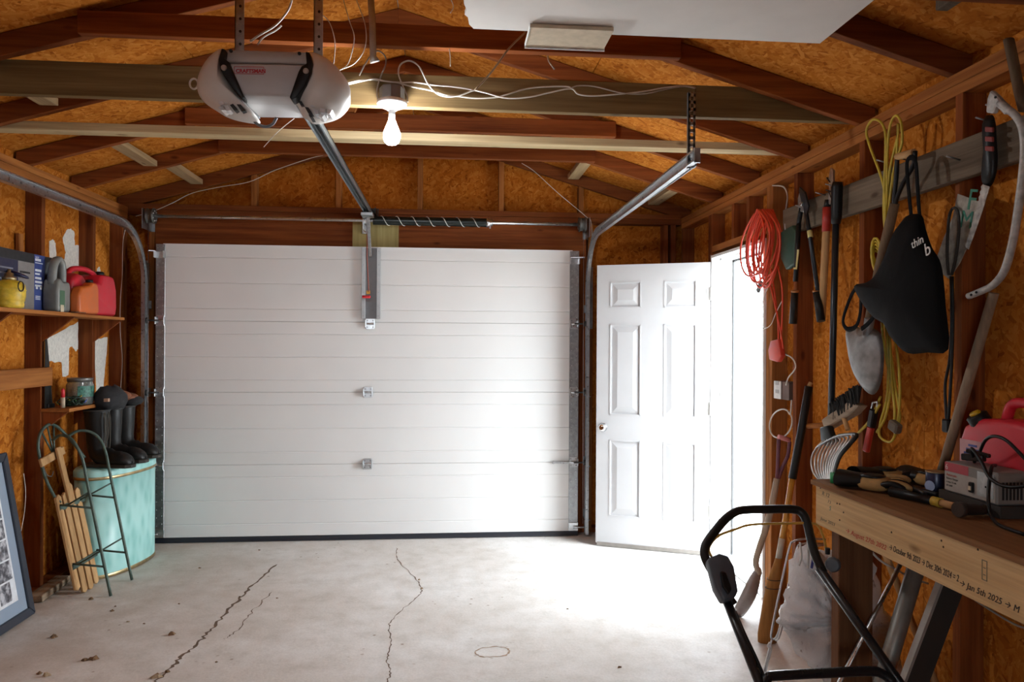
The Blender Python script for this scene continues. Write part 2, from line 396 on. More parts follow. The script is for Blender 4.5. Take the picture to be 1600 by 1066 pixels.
for poly in ([(77, 377), (83, 374), (87, 380), (88, 402), (78, 404)],
             [(98, 372), (104, 360), (111, 357), (116, 362), (117, 383), (124, 383), (127, 392), (126, 423), (107, 428), (99, 412), (103, 395)],
             [(72, 531), (95, 518), (122, 503), (122, 546), (118, 549), (112, 541), (108, 544), (107, 586), (98, 589), (96, 566), (76, 565)],
             [(148, 532), (168, 527), (167, 548), (164, 575), (162, 604), (158, 627), (151, 626), (149, 580)],
             [(152, 420), (156, 417), (157, 428), (152, 430)]):
    o = []; pts = onx(poly, SL + .0015)
    for i, p in enumerate(pts):
        q = pts[(i + 1) % len(pts)]
        for k in range(4): o.append(p + (q - p) * (k / 4) + (Vector((0, random.uniform(-.004, .004), random.uniform(-.006, .006))) if k else Vector()))
    MB().plate(o, (-.0014, 0, 0)).build('paint_smear', PAINT, wall_l)
# ---- front wall with gable
mb = MB(); mb.box((SL - .012, SF + .012, -.12), (SR + .012, SF + .06, ZS))
mb.plate([(SL - .012, SF + .012, ZS), (SR + .012, SF + .012, ZS), (XC, SF + .012, zb(XC) + RT)], (0, .048, 0))
wall_f = mb.build('wall_front', SIDING); tag(wall_f, 'front garage wall framing with gable above the overhead door', 'wall', kind='structure')
for a, b_ in ((SL, -1.99), (.94, SR)): MB().box((a, SF, 0), (b_, SF + .012, 2.44)).build('strand_board', OX, wall_f)
MB().box((-1.99, SF, 2.1), (.94, SF + .012, 2.44)).build('strand_board', OX, wall_f)
for a, b_ in ((SL, XC), (XC, SR)):
    MB().plate([(a, SF, 2.441), (b_, SF, 2.441), (b_, SF, zb(b_) + RT), (a, SF, zb(a) + RT)], (0, .012, 0)).build('strand_board', OX, wall_f)
MB().box((XL, YF, 2.355), (XR, SF, 2.393)).build('top_plate', red('x'), wall_f, bev=.002)
MB().box((XL, YF, 2.395), (XR, SF, 2.433)).build('top_plate', red('x'), wall_f, bev=.002)
MB().box((-2.10, YF, 2.10), (1.06, SF, 2.353)).build('header', red('x'), wall_f, bev=.003)
for x, m in ((-2.14, fir('z')), (-2.10, red('z')), (-2.062, red('z')), (-2.024, red('z')), (.955, red('z')), (.993, red('z')), (1.031, red('z')), (1.075, fir('z')), (1.66, red('z')), (1.72, red('z'))):
    top = 2.353 if x in (-2.14, 1.075, 1.66, 1.72) else 2.10
    MB().box((x, YF, .0), (x + .036, SF, top)).build('stud', m, wall_f, bev=.002)
MB().box((1.11, YF, 0), (1.66, SF, .038)).build('bottom_plate', red('x'), wall_f, bev=.002)
for x in (-1.41, -.80, -.2, .41, 1.02):
    MB().plate([(x - .019, YF + .01, 2.433), (x + .019, YF + .01, 2.433), (x + .019, YF + .01, zb(x + .019)), (x - .019, YF + .01, zb(x - .019))], (0, .08, 0)).build('gable_stud', fir('z'), wall_f, bev=.002)
def rafter_poly(side, y, d0=2.12, d1=0.0):
    f = lambda d, dz: (XC + side * d, y, PT + PITCH * (2.045 - d) + dz)
    return [f(d0, .004), f(d1, .004), f(d1, RT - .003), f(d0, RT - .003)]
for s in (-1, 1): MB().plate(rafter_poly(s, YF + .012), (0, .038, 0)).build('gable_rafter', red('x'), wall_f, bev=.002)
# ---- back wall
WX0, WX1, WZ0, WZ1 = -1.38, -.43, 1.15, 1.85          # window added out of view to brighten surfaces facing the camera
mb = MB(); mb.box((SL - .012, YB - .06, -.12), (SR + .012, YB, WZ0)); mb.box((SL - .012, YB - .06, WZ0), (WX0, YB, WZ1)); mb.box((WX1, YB - .06, WZ0), (SR + .012, YB, WZ1)); mb.box((SL - .012, YB - .06, WZ1), (SR + .012, YB, ZS)); mb.plate([(SL - .012, YB - .06, ZS), (SR + .012, YB - .06, ZS), (XC, YB - .06, zb(XC) + RT)], (0, .06, 0))
wall_b = mb.build('wall_back', OX); tag(wall_b, 'strand board wall at the back of the garage', 'wall', kind='structure')
wn = thing('window_1', 'added white-framed fill-light window in the unseen back wall', 'window', (-.9, YB, 1.0), kind='structure')
for a, b_ in (((WX0, WZ0), (WX0 + .05, WZ1)), ((WX1 - .05, WZ0), (WX1, WZ1)), ((WX0 + .05, WZ0), (WX1 - .05, WZ0 + .05)), ((WX0 + .05, WZ1 - .05), (WX1 - .05, WZ1)), ((-.92, WZ0 + .05), (-.88, WZ1 - .05))): MB().box((a[0], YB - .05, a[1]), (b_[0], YB - .005, b_[1])).build('window_frame', WHITE, wn, bev=.003)
# ---- roof
mb = MB()
for s in (-1, 1):
    f = lambda d, dz: Vector((XC + s * d, YB - .2, PT + PITCH * (2.045 - d) + RT + dz))
    mb.plate([f(2.45, .012), f(0, .012), f(0, .05), f(2.45, .05)], (0, 7.95, 0))
roof = mb.build('ceiling', SIDING); tag(roof, 'open gable roof lined with strand board decking', 'ceiling', kind='structure')
for s in (-1, 1):
    f = lambda d, y, dz=0: Vector((XC + s * d, y, PT + PITCH * (2.045 - d) + RT + dz))
    for i, (d0, d1) in enumerate(((0, .98), (.98, 2.2))):
        y = YB - .05 - (1.22 if i else 0)
        while y < 5.65:
            y0, y1 = max(y, YB - .05), min(y + 2.44, 5.68)
            if y1 - y0 > .05: MB().plate([f(d0 + .002, y0 + .002), f(d1 - .002, y0 + .002), f(d1 - .002, y1 - .002), f(d0 + .002, y1 - .002)], (0, 0, .012)).build('roof_panel', OC, roof)
            y += 2.44
# ---- trusses
names = {4.9: 'first roof truss behind the front gable', 4.3: 'second roof truss back from the front gable', 3.7: 'third roof truss, just beyond the bulb', 3.1: 'roof truss above the deep joist that carries the bulb', 2.5: 'roof truss over the ceiling opener, rafter nearest the white board', 1.9: 'nearest roof truss, at the top edge of the photo'}
for y, lb in names.items():
    t = thing('roof_truss', 'reddish ' + lb, 'truss', (XC, y, PT), group='roof trusses')
    for s in (-1, 1): MB().plate(rafter_poly(s, y - .019), (0, .038, 0)).build('rafter', red('x'), t, bev=.002)
    MB().box((XC - 1.21, y - .06, 2.65), (XC + 1.23, y - .021, 2.741)).build('collar_tie', red('x'), t, bev=.002)
    if y == 4.3: MB().plate([(XC - .35, y - .0, 2.70), (XC - .31, y, 2.70), (XC - .20, y, zb(XC)), (XC - .24, y, zb(XC))], (0, .036, 0)).build('web', fir('z'), t)
# ---- ceiling joists tied across the plates
j = MB().box((SL + .005, 3.128, 2.43), (SR - .005, 3.166, 2.568)).build('ceiling_joist', wood('grey_brown_joist', (.15, .088, .034), (.30, .20, .088), 'x'), bev=.002)
tag(j, 'deep grey-brown ceiling joist carrying the lit bulb', 'joist')
j = MB().box((SL + .005, 3.72, 2.452), (SR - .005, 3.81, 2.49)).build('ceiling_joist', pale('x'), bev=.002)
tag(j, 'slim pale ceiling joist laid flat behind the bulb', 'joist')
def strut(a, b_, label, m='y'):
    o = MB().bar(a, b_, .085, .036, up=(0, 0, 1)).build('roof_brace', wood('grey_pine', (.28, .18, .09), (.50, .36, .2), m), bev=.002); tag(o, label, 'brace')
for x, y0, y1, lb in ((-1.88, 4.33, 4.87, 'greyish brace board between the first two rafters on the left'), (-1.80, 4.93, 5.5, 'greyish brace board between left rafter and the gable'), (-1.88, 3.12, 3.67, 'greyish brace board over the left end of the slim joist'), (.95, 4.93, 5.5, 'short brace board by the gable, upper one on the right slope'), (1.57, 4.93, 5.5, 'short brace board by the gable, lower one on the right slope')):
    strut((x, y0, zb(x) + .045), (x, y1, zb(x) + .045), lb)
# ================================================================== overhead garage door
def door_white():
    m, t, b = nt('embossed_white_steel'); v = coords(t, (2.5, 90, 90))
    f = noise(t, v, 1.0, 5, .6); c = ramp(t, noise(t, coords(t), 1.4, 3), [(.3, (.76, .765, .76)), (.7, (.82, .82, .81))])
    t.links.new(c.outputs[0], b.inputs['Base Color']); b.inputs['Roughness'].default_value = .42; bump(t, b, f, .25, .0015); return m
DOORW = door_white()
GX0, GX1, GY = -2.058, .988, 5.44
gd = thing('door_1', 'wide white sectional overhead garage door with grooved panels', 'garage door', (-.535, GY, 0), kind='structure')
ZZ = [.035, .552, 1.074, 1.585, 2.132]
for i in range(4):
    z0, z1 = ZZ[i] + .0006, ZZ[i + 1] - .0006
    pr = [(GY + .045, z0), (GY + .004, z0), (GY, z0 + .003)]
    for g in (z0 + .09, (z0 + z1) / 2, z1 - .09): pr += [(GY, g - .005), (GY + .005, g), (GY, g + .005)]
    pr += [(GY, z1 - .003), (GY + .004, z1), (GY + .045, z1)]
    MB().plate([(GX0 + .04, y, z) for y, z in pr], (GX1 - GX0 - .08, 0, 0)).build('door_section', DOORW, gd)
    for x0, x1 in ((GX0, GX0 + .064), (GX1 - .070, GX1)):
        es = MB().box((x0, GY - .004, z0 + .001), (x1, GY + .046, z1 - .001)).build('end_stile', STEELD, gd, bev=.002)
        mb = MB(); xm = (x0 + x1) / 2
        for k in range(9):
            for dx in (-.018, .018): mb.ball((xm + dx, GY - .0045, z0 + .03 + k * (z1 - z0 - .06) / 8 + (.014 if dx > 0 else 0)), (.0035, .0025, .0035), 6, 4)
        tag(mb.build('rivet_row', STEEL, es), kind='stuff')
def hinge(x, z, w=.062, parent=gd):
    mb = MB(); mb.box((x - w / 2, GY - .006, z + .004), (x + w / 2, GY - .001, z + .038)); mb.box((x - w / 2, GY - .006, z - .038), (x + w / 2, GY - .001, z - .004))
    mb.tube([(x - w / 2, GY - .012, z), (x + w / 2, GY - .012, z)], .008, 8)
    for dx in (-1, 1): mb.box((x + dx * w / 2 - .004, GY - .028, z - .026), (x + dx * w / 2 + .004, GY - .004, z + .026))
    h = mb.build('hinge', STEEL, parent, bev=.0012)
    mb = MB()
    for dx in (-.02, .02):
        for dz in (-.024, .024): mb.lathe([(.006, 0), (.006, .005)], (x + dx, GY - .006, z + dz), 6, (0, -1, 0))
    tag(mb.build('bolt_set', STEELD, h), kind='stuff')
    return h
for z in ZZ[1:4]:
    hinge(-.565 if z != ZZ[3] else -.552, z - (0 if z != ZZ[3] else .012))
    for x, s in ((GX0 + .033, -1), (GX1 - .036, 1)):
        h = hinge(x, z, .058)
        MB().tube([(x, GY - .03, z), (x + s * .085, GY - .03, z)], .006, 8).lathe([(.02, 0), (.02, .016)], (x + s * .072, GY - .03, z), 14, (s, 0, 0)).build('roller', P('nylon_roller', (.05, .05, .05), .4), h)
for x, s in ((GX0 + .033, -1), (GX1 - .036, 1)):
    mb = MB(); mb.box((x - .034, GY - .012, 2.03), (x + .034, GY - .004, 2.075)); mb.bar((x - .03, GY - .03, 2.075), (x + s * .07, GY - .05, 2.075), .05, .006)
    mb.box((x - .034, GY - .05, 2.03), (x - .028, GY - .004, 2.078)); mb.box((x + .028, GY - .05, 2.03), (x + .034, GY - .004, 2.078)); mb.build('top_bracket', STEEL, gd, bev=.001)
    mb = MB(); mb.box((x - .034, GY - .014, .04), (x + .036, GY - .004, .10)); mb.tube([(x, GY - .03, .07), (x + s * .08, GY - .03, .07)], .007, 8); mb.build('bottom_bracket', STEEL, gd, bev=.001)
MB().plate([(GX0, y, z) for y, z in ((GY - .012, .004), (GY + .05, .002), (GY + .05, .035), (GY - .002, .035), (GY - .004, .02))], (GX1 - GX0, 0, 0)).build('bottom_seal', P('dark_blue_black_rubber', (.012, .014, .022), .5), gd)
MB().box((GX0 + .05, GY - .004, 2.128), (GX1 - .05, GY + .046, 2.134)).build('top_cap', WHITE, gd)
MB().bar((.92, GY - .014, .548), (.80, GY - .014, .552), .012, .012).lathe([(.012, 0), (.012, .01)], (.80, GY - .008, .552), 10, (0, -1, 0)).build('slide_lock', STEEL, gd)
# operator reinforcing bracket on the top section
ob = MB(); 
for x0, x1 in ((-.605, -.592), (-.497, -.484)): ob.box((x0, GY - .03, 1.61), (x1, GY - .002, 2.125))
web = MB().box((-.592, GY - .010, 1.61), (-.497, GY - .002, 2.125)).build('operator_plate', P('dark_zinc', (.20, .20, .21), .55, .6, .1), gd)
for x in (-.598, -.490): ob.box((x - .014, GY - .034, 1.61), (x + .014, GY - .03, 2.125))
ob = ob.build('operator_bracket', P('satin_zinc', (.42, .43, .44), .5, .8, .1), gd, bev=.001)
mb = MB()
for z in (1.63, 1.7, 1.8, 1.9, 2.0, 2.1):
    for x in (-.598, -.490): mb.lathe([(.005, 0), (.005, .004)], (x, GY - .034, z), 6, (0, -1, 0))
tag(mb.build('bolt_set', STEELD, ob), kind='stuff')
# ---- tracks
prof = [(0, -.027), (.024, -.027), (.024, -.019), (.0205, -.019), (.0205, -.0235), (.0035, -.0235), (.0035, .0235), (.0205, .0235), (.0205, .019), (.024, .019), (.024, .027), (0, .027)]
def track(x, s, yend, label):
    t = thing('door_track', label, 'door track', (x, 5.41, 0), group='overhead door tracks')
    path = [(x, 5.41, .02), (x, 5.41, .6), (x, 5.41, 1.2), (x, 5.41, 1.84)]
    for k in range(1, 13): a = math.pi / 2 * k / 12; path.append((x, 5.03 + .38 * math.cos(a), 1.84 + .38 * math.sin(a)))
    path += [(x, 4.2, 2.225), (x, yend, 2.235)]
    MB().sweep(path, [(p[0] * s, p[1]) for p in prof], (1, 0, 0)).build('rail', STEEL, t)
    for z in (.15, .55, 1.07, 1.7): MB().box((x - .004 - .012, 5.40, z - .03), (x - .004 + .018, 5.53, z - .026)).box((x - .016, 5.525, z - .03), (x + .014, 5.53, z + .03)).build('wall_bracket', STEELD, t)
    MB().box((x - s * .004 - .002, 5.39, 1.6), (x - s * .004 + .002, 5.53, 2.0)).box((x - s * .03 - .02, 5.524, 1.55), (x - s * .03 + .02, 5.528, 2.02)).build('flag_bracket', STEELD, t, bev=.001)
    MB().box((x - s * .004 - .002, yend + .05, 2.20), (x - s * .004 + .002, 4.9, 2.262)).build('stiffening_angle', STEELD, t, bev=.001)
    mb = MB()
    for y in (3.3, 3.9, 4.5, 4.95): mb.lathe([(.007, 0), (.007, .005)], (x + s * .004, y, 2.228), 6, (s, 0, 0))
    tag(mb.build('bolt_set', STEELD, t), kind='stuff')
    return t
track(-2.135, 1, 2.3, 'galvanised overhead door track curving up along the left wall')
tr = track(1.06, -1, 3.02, 'galvanised overhead door track on the right, hung from the deep joist')
mb = MB()
for k in range(11): mb.box((1.040, 3.108, 2.20 + k * .031), (1.072, 3.112, 2.214 + k * .031))
for x in (1.040, 1.062): mb.box((x, 3.108, 2.20), (x + .010, 3.112, 2.53))
mb.box((1.040, 3.108, 2.20), (1.043, 3.127, 2.53)); mb.box((1.03, 3.01, 2.205), (1.05, 3.112, 2.209)); mb.box((1.036, 3.01, 2.20), (1.06, 3.02, 2.262))
mb.build('perforated_hanger', STEELD, tr)
# ---- torsion spring line
ts = thing('torsion_spring', 'steel torsion shaft with black spring above the garage door', 'spring', (-.545, 5.36, 2.315))
SY, SZ = 5.38, 2.318
MB().tube([(-2.10, SY, SZ), (1.03, SY, SZ)], .0125, 12).build('shaft', STEEL, ts)
mb = MB()
prof_s = []
for k in range(141): x = -.53 + .82 * k / 140; prof_s.append((.030 + (.003 if k % 2 else 0), x))
mb.lathe(prof_s, (0, SY, SZ), 18, (1, 0, 0)); sp_ = mb.build('spring', P('black_oiled_steel', (.012, .016, .014), .35, .3), ts)
hel = [(-.50 + .76 * k / 160, SY + .0335 * math.cos(2 * math.pi * 7 * k / 160), SZ + .0335 * math.sin(2 * math.pi * 7 * k / 160)) for k in range(161)]
MB().tube(hel, .0024, 5).build('painted_stripe', P('white_stripe', (.75, .75, .72), .6), sp_)
for x, s in ((-2.07, 1), (1.0, -1)):
    d = MB().lathe([(.02, -.03), (.052, -.028), (.055, -.02), (.047, -.016), (.047, .012), (.055, .016), (.055, .024), (.02, .026)], (x, SY, SZ), 22, (1, 0, 0)).build('cable_drum', P('cast_grey_metal', (.10, .10, .095), .5, .6), ts)
    mb = MB()
    for k in range(7): a = 2 * math.pi * k / 7; mb.ball((x + s * .026, SY + .035 * math.cos(a), SZ + .035 * math.sin(a)), .006, 6, 4)
    tag(mb.build('set_screws', STEEL, d), kind='stuff')
    MB().box((x - s * .05 - .003, SY - .03, SZ - .09), (x - s * .05 + .003, 5.53, SZ + .05)).box((x - s * .05 - .02, 5.525, SZ - .09), (x - s * .05 + .02, 5.53, SZ + .05)).build('bearing_plate', STEELD, ts, bev=.001)
    MB().tube([(x + s * .0, SY - .048, SZ), (x - s * .0 + (-.02 if s > 0 else .02), 5.40, .1)], .0018, 5).build('lift_cable', STEELD, ts)
MB().box((-.60, SY - .045, SZ - .075), (-.59, 5.50, SZ + .04)).lathe([(.034, -.01), (.036, .0), (.034, .02)], (-.58, SY, SZ), 16, (1, 0, 0)).box((-.62, 5.492, SZ - .08), (-.56, 5.50, SZ + .04)).build('centre_bracket', STEEL, ts, bev=.002)
MB().lathe([(.014, 0), (.034, .004), (.034, .02), (.024, .03), (.024, .05)], (.285, SY, SZ), 14, (1, 0, 0)).bar((.315, SY - .02, SZ - .045), (.315, SY - .02, SZ), .01, .01).build('winding_cone', STEEL, ts)
MB().box((-.69, 5.502, 2.11), (-.355, 5.53, 2.345)).build('mounting_board', wood('green_plywood', (.30, .24, .09), (.46, .38, .17), 'z', knots=False), ts)
# ================================================================== ceiling door opener
OYP = 2.62
op = thing('garage_door_opener', 'grey and white ceiling door opener with rounded light lenses', 'opener', (-.59, 2.75, 2.2))
LENS = P('warm_white_lens', (.62, .585, .55), .42, 0, .03); SHELL = P('grey_opener_shell', (.47, .455, .46), .5, 0, .03); SHELL2 = P('brown_grey_opener_steel', (.40, .355, .325), .5, .2, .05)
DK = P('dark_vent', (.015, .015, .015), .6)
Pp = lambda pts, y=OYP: ony(pts, y)
MB().plate(Pp([(345, 77), (482, 81), (480, 100), (347, 97)], 2.60), (0, .18, 0)).build('upper_housing', SHELL2, op, bev=.006, seg=2)
MB().plate(Pp([(347, 98), (481, 101), (470, 125), (460, 151), (378, 149), (360, 125)], 2.585), (0, .10, 0)).build('front_panel', SHELL, op, bev=.008, seg=2)
MB().plate([on(a, b, z=2.285) for a, b in [(379, 150), (458, 151), (468, 168), (478, 185), (406, 184), (388, 168)]], (0, 0, .05)).build('lower_panel', P('pale_grey_plastic', (.56, .56, .57), .4, 0, .03), op, bev=.006, seg=2)
def smooth_poly(pts, k=4): return cr(pts, k, closed=True)
for pts in ([(349, 76), (330, 88), (315, 110), (308, 134), (315, 155), (338, 173), (370, 183), (402, 185), (386, 164), (374, 148), (358, 122), (349, 100)],
            [(482, 81), (510, 91), (534, 114), (547, 138), (545, 156), (530, 173), (506, 183), (478, 186), (466, 167), (457, 151), (470, 125), (480, 103)]):
    left = pts[0][0] < 400
    ln = MB().pillow(smooth_poly(Pp(pts, 2.66)), (0, -1, 0), .075, .22, 8, .55).build('light_lens', LENS, op)
    if left: vs = [((360, 155), (366, 154), (368, 159), (362, 160)), ((367, 154), (372, 153), (375, 159), (370, 160)), ((359, 164), (364, 162), (372, 172), (366, 173)), ((369, 162), (375, 162), (384, 173), (377, 174))]; ws = [((341, 160), (348, 157), (350, 163), (344, 165)), ((350, 157), (357, 155), (359, 160), (352, 162)), ((340, 167), (347, 166), (353, 172), (345, 172)), ((350, 165), (356, 164), (361, 172), (354, 173))]
    else: vs = [((466, 158), (471, 158), (476, 166), (470, 165)), ((476, 167), (482, 168), (488, 177), (481, 176)), ((482, 179), (487, 179), (489, 183), (484, 183))]; ws = [((480, 160), (486, 160), (492, 167), (486, 167)), ((500, 168), (508, 170), (508, 177), (500, 175)), ((511, 170), (519, 172), (516, 178), (510, 177)), ((490, 170), (497, 172), (498, 178), (492, 178)), ((500, 178), (507, 179), (503, 183), (498, 182))]
    for q in vs: MB().plate(Pp(q, 2.606), (0, .06, 0)).build('vent_slot', DK, ln)
    for q in ws: MB().plate(Pp(q, 2.606), (0, .06, 0)).build('vent_slot', P('pale_lens_window', (.7, .72, .74), .25), ln)
for pts, scr in (([(346, 75), (352, 77), (350, 91), (358, 97), (363, 110), (371, 128), (379, 147), (380, 153), (375, 152), (366, 142), (352, 122), (344, 110), (341, 92)], (350, 106)),
            ([(477, 80), (484, 82), (488, 98), (486, 113), (478, 132), (464, 151), (456, 156), (452, 152), (459, 132), (466, 112), (471, 103), (479, 99)], (478, 111))):
    tr_ = MB().plate(Pp(pts, 2.572), (0, .06, 0)).build('black_trim', BLACK, op, bev=.004, seg=2)
    MB().lathe([(.010, 0), (.009, .005), (.004, .007)], on(*scr, y=2.572), 14, (0, -1, 0)).build('screw_cap', P('grey_cap', (.4, .38, .37), .4), tr_)
for a, b_ in (((375, 153), (404, 184)), ((459, 153), (478, 184))): MB().bar(on(*a, z=2.288), on(*b_, z=2.288), .012, .010).build('grey_edge', P('slate_plastic', (.16, .18, .19), .4), op)
for p in ((361, 80), (468, 84)): MB().lathe([(.006, 0), (.006, .004)], on(*p, y=2.599), 10, (0, -1, 0)).build('mounting_screw', BLACK, op)
MB().tube([on(309 - 6 + 6.5 * math.cos(a), 131 + 8 * math.sin(a), y=2.66) for a in [2 * math.pi * k / 16 for k in range(16)]], .0035, 6, closed=True).build('pull_ring', LENS, op)
REDP = P('badge_red', (.42, .03, .045), .5)
bd = MB()
for a, b_ in (((366, 104), (412, 105)), ((366, 115), (412, 116)), ((366, 104), (366, 115)), ((412, 105), (412, 116))): bd.bar(on(*a, y=2.5835), on(*b_, y=2.5835), .0014, .0016)
bd.build('badge', REDP, op)
text('badge_lettering', 'CRAFTSMAN', .0178, REDP, on(368.3, 113.6, y=2.5843), _rt, (0, 0, 1), op, .0006, bold=.0006)
MB().box((-.72, 2.68, 2.43), (-.50, 2.95, 2.452)).box((-.70, 2.68, 2.36), (-.50, 2.95, 2.43)).build('chassis', SHELL2, op, bev=.003)
for p0, p1 in (((374, 82), (373, -22)), ((497, 90), (496, -22))):
    a, b_ = on(*p0, y=2.70), on(*p1, y=2.70); mb = MB()
    mb.box((a.x - .016, 2.70, a.z), (a.x + .016, 2.703, b_.z)); mb.box((a.x - .016, 2.70, a.z), (a.x - .013, 2.73, b_.z)); st = mb.build('hanging_strap', STEELD, op)
    mb = MB(); z = a.z + .03
    while z < b_.z: mb.lathe([(.005, 0), (.005, .002)], (a.x + .003, 2.70, z), 8, (0, -1, 0)); z += .045
    tag(mb.build('hole_row', DK, st), kind='stuff')
MB().tube(cr(Pp([(394, 184), (402, 194), (415, 198), (426, 194), (432, 184)], 2.72), 5), .0055, 8).build('power_cord', P('grey_cord', (.13, .14, .15), .5), op)
rail_z = 2.352
mb = MB(); mb.box((-.575, 2.95, rail_z + .012), (-.525, 5.36, rail_z + .018)); mb.box((-.575, 2.95, rail_z - .012), (-.569, 5.36, rail_z + .018)); mb.box((-.531, 2.95, rail_z - .012), (-.525, 5.36, rail_z + .018))
rl = mb.build('rail', P('blue_grey_steel', (.26, .29, .30), .4, .85, .1), op)
MB().tube([(-.55, 2.95, rail_z), (-.55, 5.35, rail_z)], .005, 6).build('chain', BLACK, rl)
mb = MB(); mb.box((-.60, 5.30, 2.362), (-.594, 5.53, 2.40)); mb.box((-.51, 5.30, 2.362), (-.504, 5.53, 2.40)); mb.box((-.60, 5.522, 2.362), (-.504, 5.528, 2.43)); mb.lathe([(.03, -.008), (.03, .008)], (-.55, 5.32, 2.372), 14); mb.build('header_bracket', P('black_steel', (.02, .02, .02), .4, .5), op, bev=.001)
mb = MB(); mb.box((-.59, 5.14, 2.315), (-.51, 5.26, 2.335)); mb.bar((-.55, 5.22, 2.32), (-.55, 5.40, 2.06), .022, .006); mb.build('trolley_arm', STEELD, op, bev=.001)
MB().tube([on(574, 338, y=5.33), on(573.5, 400, y=5.34), on(576, 456, y=5.35)], .0035, 6).build('release_cord', P('red_brown_cord', (.35, .09, .06), .7), op)
MB().box((-.600, 5.345, 1.755), (-.545, 5.36, 1.775)).lathe([(.009, -.03), (.011, 0), (.009, .03)], (-.572, 5.352, 1.765), 10, (1, 0, 0)).build('release_handle', P('red_plastic', (.62, .03, .04), .4), op, bev=.003)
MB().box((-.572, 5.352, 1.785), (-.545, 5.354, 1.81)).build('warning_tag', P('amber_tag', (.55, .27, .02), .5), op)
# ================================================================== lit bulb on its box
lx, ly = -.228, 3.072
lp = thing('ceiling_bulb', 'lit bare white bulb in a porcelain holder on the joist', 'light bulb', (lx, ly, 2.2))
MB().lathe([(.05, 2.436), (.052, 2.44), (.052, 2.485), (.046, 2.492)], (lx, ly, 0), 8, smooth=False).box((lx - .03, ly, 2.44), (lx + .03, 3.127, 2.488)).build('junction_box', P('grey_box_metal', (.22, .22, .23), .45, .7), lp)
MB().lathe([(.02, 2.396), (.03, 2.402), (.06, 2.416), (.064, 2.424), (.06, 2.434), (.03, 2.436)], (lx, ly, 0), 24).build('porcelain_holder', P('porcelain', (.8, .8, .78), .25), lp)
MB().lathe([(.0135, 2.352), (.0135, 2.398)], (lx, ly, 0), 14).build('bulb_base', P('white_base', (.7, .7, .7), .4), lp)
MB().lathe([(.0005, 2.252), (.018, 2.255), (.030, 2.266), (.035, 2.283), (.034, 2.302), (.026, 2.325), (.018, 2.342), (.0145, 2.353)], (lx, ly, 0), 22).build('glass_bulb', glow('lit_bulb', (.93, .97, 1.0), 450.0), lp)
# ================================================================== cables and hangings up in the roof
def z5(pts, y): return ony([(480 + a / 3.81, b / 3.81) for a, b in pts], y)
def z3(pts, y): return ony([(700 + a / 3.136, b / 3.136) for a, b in pts], y)
def cable(name, pts, r, mat, label, cat='cable', group=None, n=6):
    o = MB().tube(cr(pts, 6), r, n).build(name, mat); return tag(o, label, cat, group)
JY = 3.121
cable('electrical_cable', z5([(240, 495), (300, 480), (380, 475), (450, 482), (540, 495), (620, 515), (740, 540), (830, 568), (900, 574), (1000, 585), (1120, 580), (1180, 565), (1300, 530), (1400, 518), (1540, 515), (1575, 528)], JY), .0034, CABLE, 'white cable sagging along the joist face, lower strand past the bulb')
cable('electrical_cable', z5([(240, 503), (330, 482), (400, 470), (470, 485), (560, 492), (640, 490), (740, 505), (860, 515), (960, 530), (1060, 552), (1160, 580), (1240, 585), (1340, 575), (1450, 550), (1570, 528)], JY - .010) + z3([(640, 462), (720, 470), (850, 460), (960, 448), (1060, 430), (1150, 421), (1215, 430)], JY), .0034, CABLE, 'white cable running the whole joist face to the perforated hanger')
cable('electrical_cable', z5([(598, 606), (592, 565), (560, 490), (543, 430), (560, 380), (610, 362), (660, 390), (690, 440), (720, 500), (770, 555), (830, 575), (900, 570), (970, 545), (1000, 535)], JY - .020), .0036, CABLE, 'white cable arching up from the right of the bulb box')
cable('electrical_cable', z5([(425, 610), (415, 540), (440, 450), (468, 380), (460, 330), (420, 303), (380, 330), (340, 390), (310, 450)], JY - .008), .0034, P('dim_cable', (.35, .30, .25), .6), 'beige cable looping above the left of the bulb box')
cable('electrical_cable', z5([(1000, 535), (1100, 425), (1200, 290), (1300, 190)], 2.9), .004, P('tan_cable', (.34, .25, .15), .6), 'tan cable slanting up to the white ceiling board')
cable('electrical_cable', z3([(600, 433), (640, 420), (720, 424), (850, 455), (960, 460), (1060, 440), (1150, 423), (1215, 433)], JY - .012), .003, P('dim_cable', (.35, .30, .25), .6), 'beige cable at the right end of the deep joist')
for pts, lb in (([(80, 80), (130, 130), (160, 220), (165, 300), (155, 395)], 'thin wire hanging closest to the right opener strap'), ([(210, -20), (250, 120), (280, 230), (245, 375), (190, 420)], 'middle thin wire hanging down behind the opener'), ([(290, -10), (345, 150), (345, 280), (285, 375), (200, 415)], 'thin wire bowing outward beside the hanging metal strap'), ([(850, -20), (870, 40), (852, 78)], 'short end of white wire at the top beside the white board'), ([(846, 290), (852, 340), (852, 395)], 'short white wire under the top collar tie')):
    cable('hanging_wire', z5(pts, 2.99), .002, CABLE, lb, 'wire')
cable('hanging_wire', z3([(486, 262), (495, 300), (522, 340)], 3.3), .004, CABLE, 'stub of white cable poking below the top collar tie', 'wire')
cable('electrical_cable', ony([(391, 65), (405, 55), (432, 38), (452, 12), (458, -15)], 2.74), .004, CABLE, 'thick white cable rising from the top of the opener')
cable('electrical_cable', ony([(402, 70), (412, 58), (430, 48), (440, 40)], 2.76), .003, CABLE, 'thin white lead curving off the top of the opener')
cable('hanging_wire', ony([(412, 230), (430, 210), (447, 195), (460, 185)], 3.6), .0018, CABLE, 'fine wire below the opener against the slim joist', 'wire')
st = MB().tube([on(579, -12, y=2.95), on(582, 40, y=2.95), on(583, 88, y=2.95), on(586, 97, y=2.95)], [.013, .013, .013, .02], 8, flat=.35, up=(0, 1, 0)).build('hanging_strap', P('dull_tin', (.36, .33, .30), .5, .6)); tag(st, 'flat grey metal strap hanging left of the bulb', 'strap')
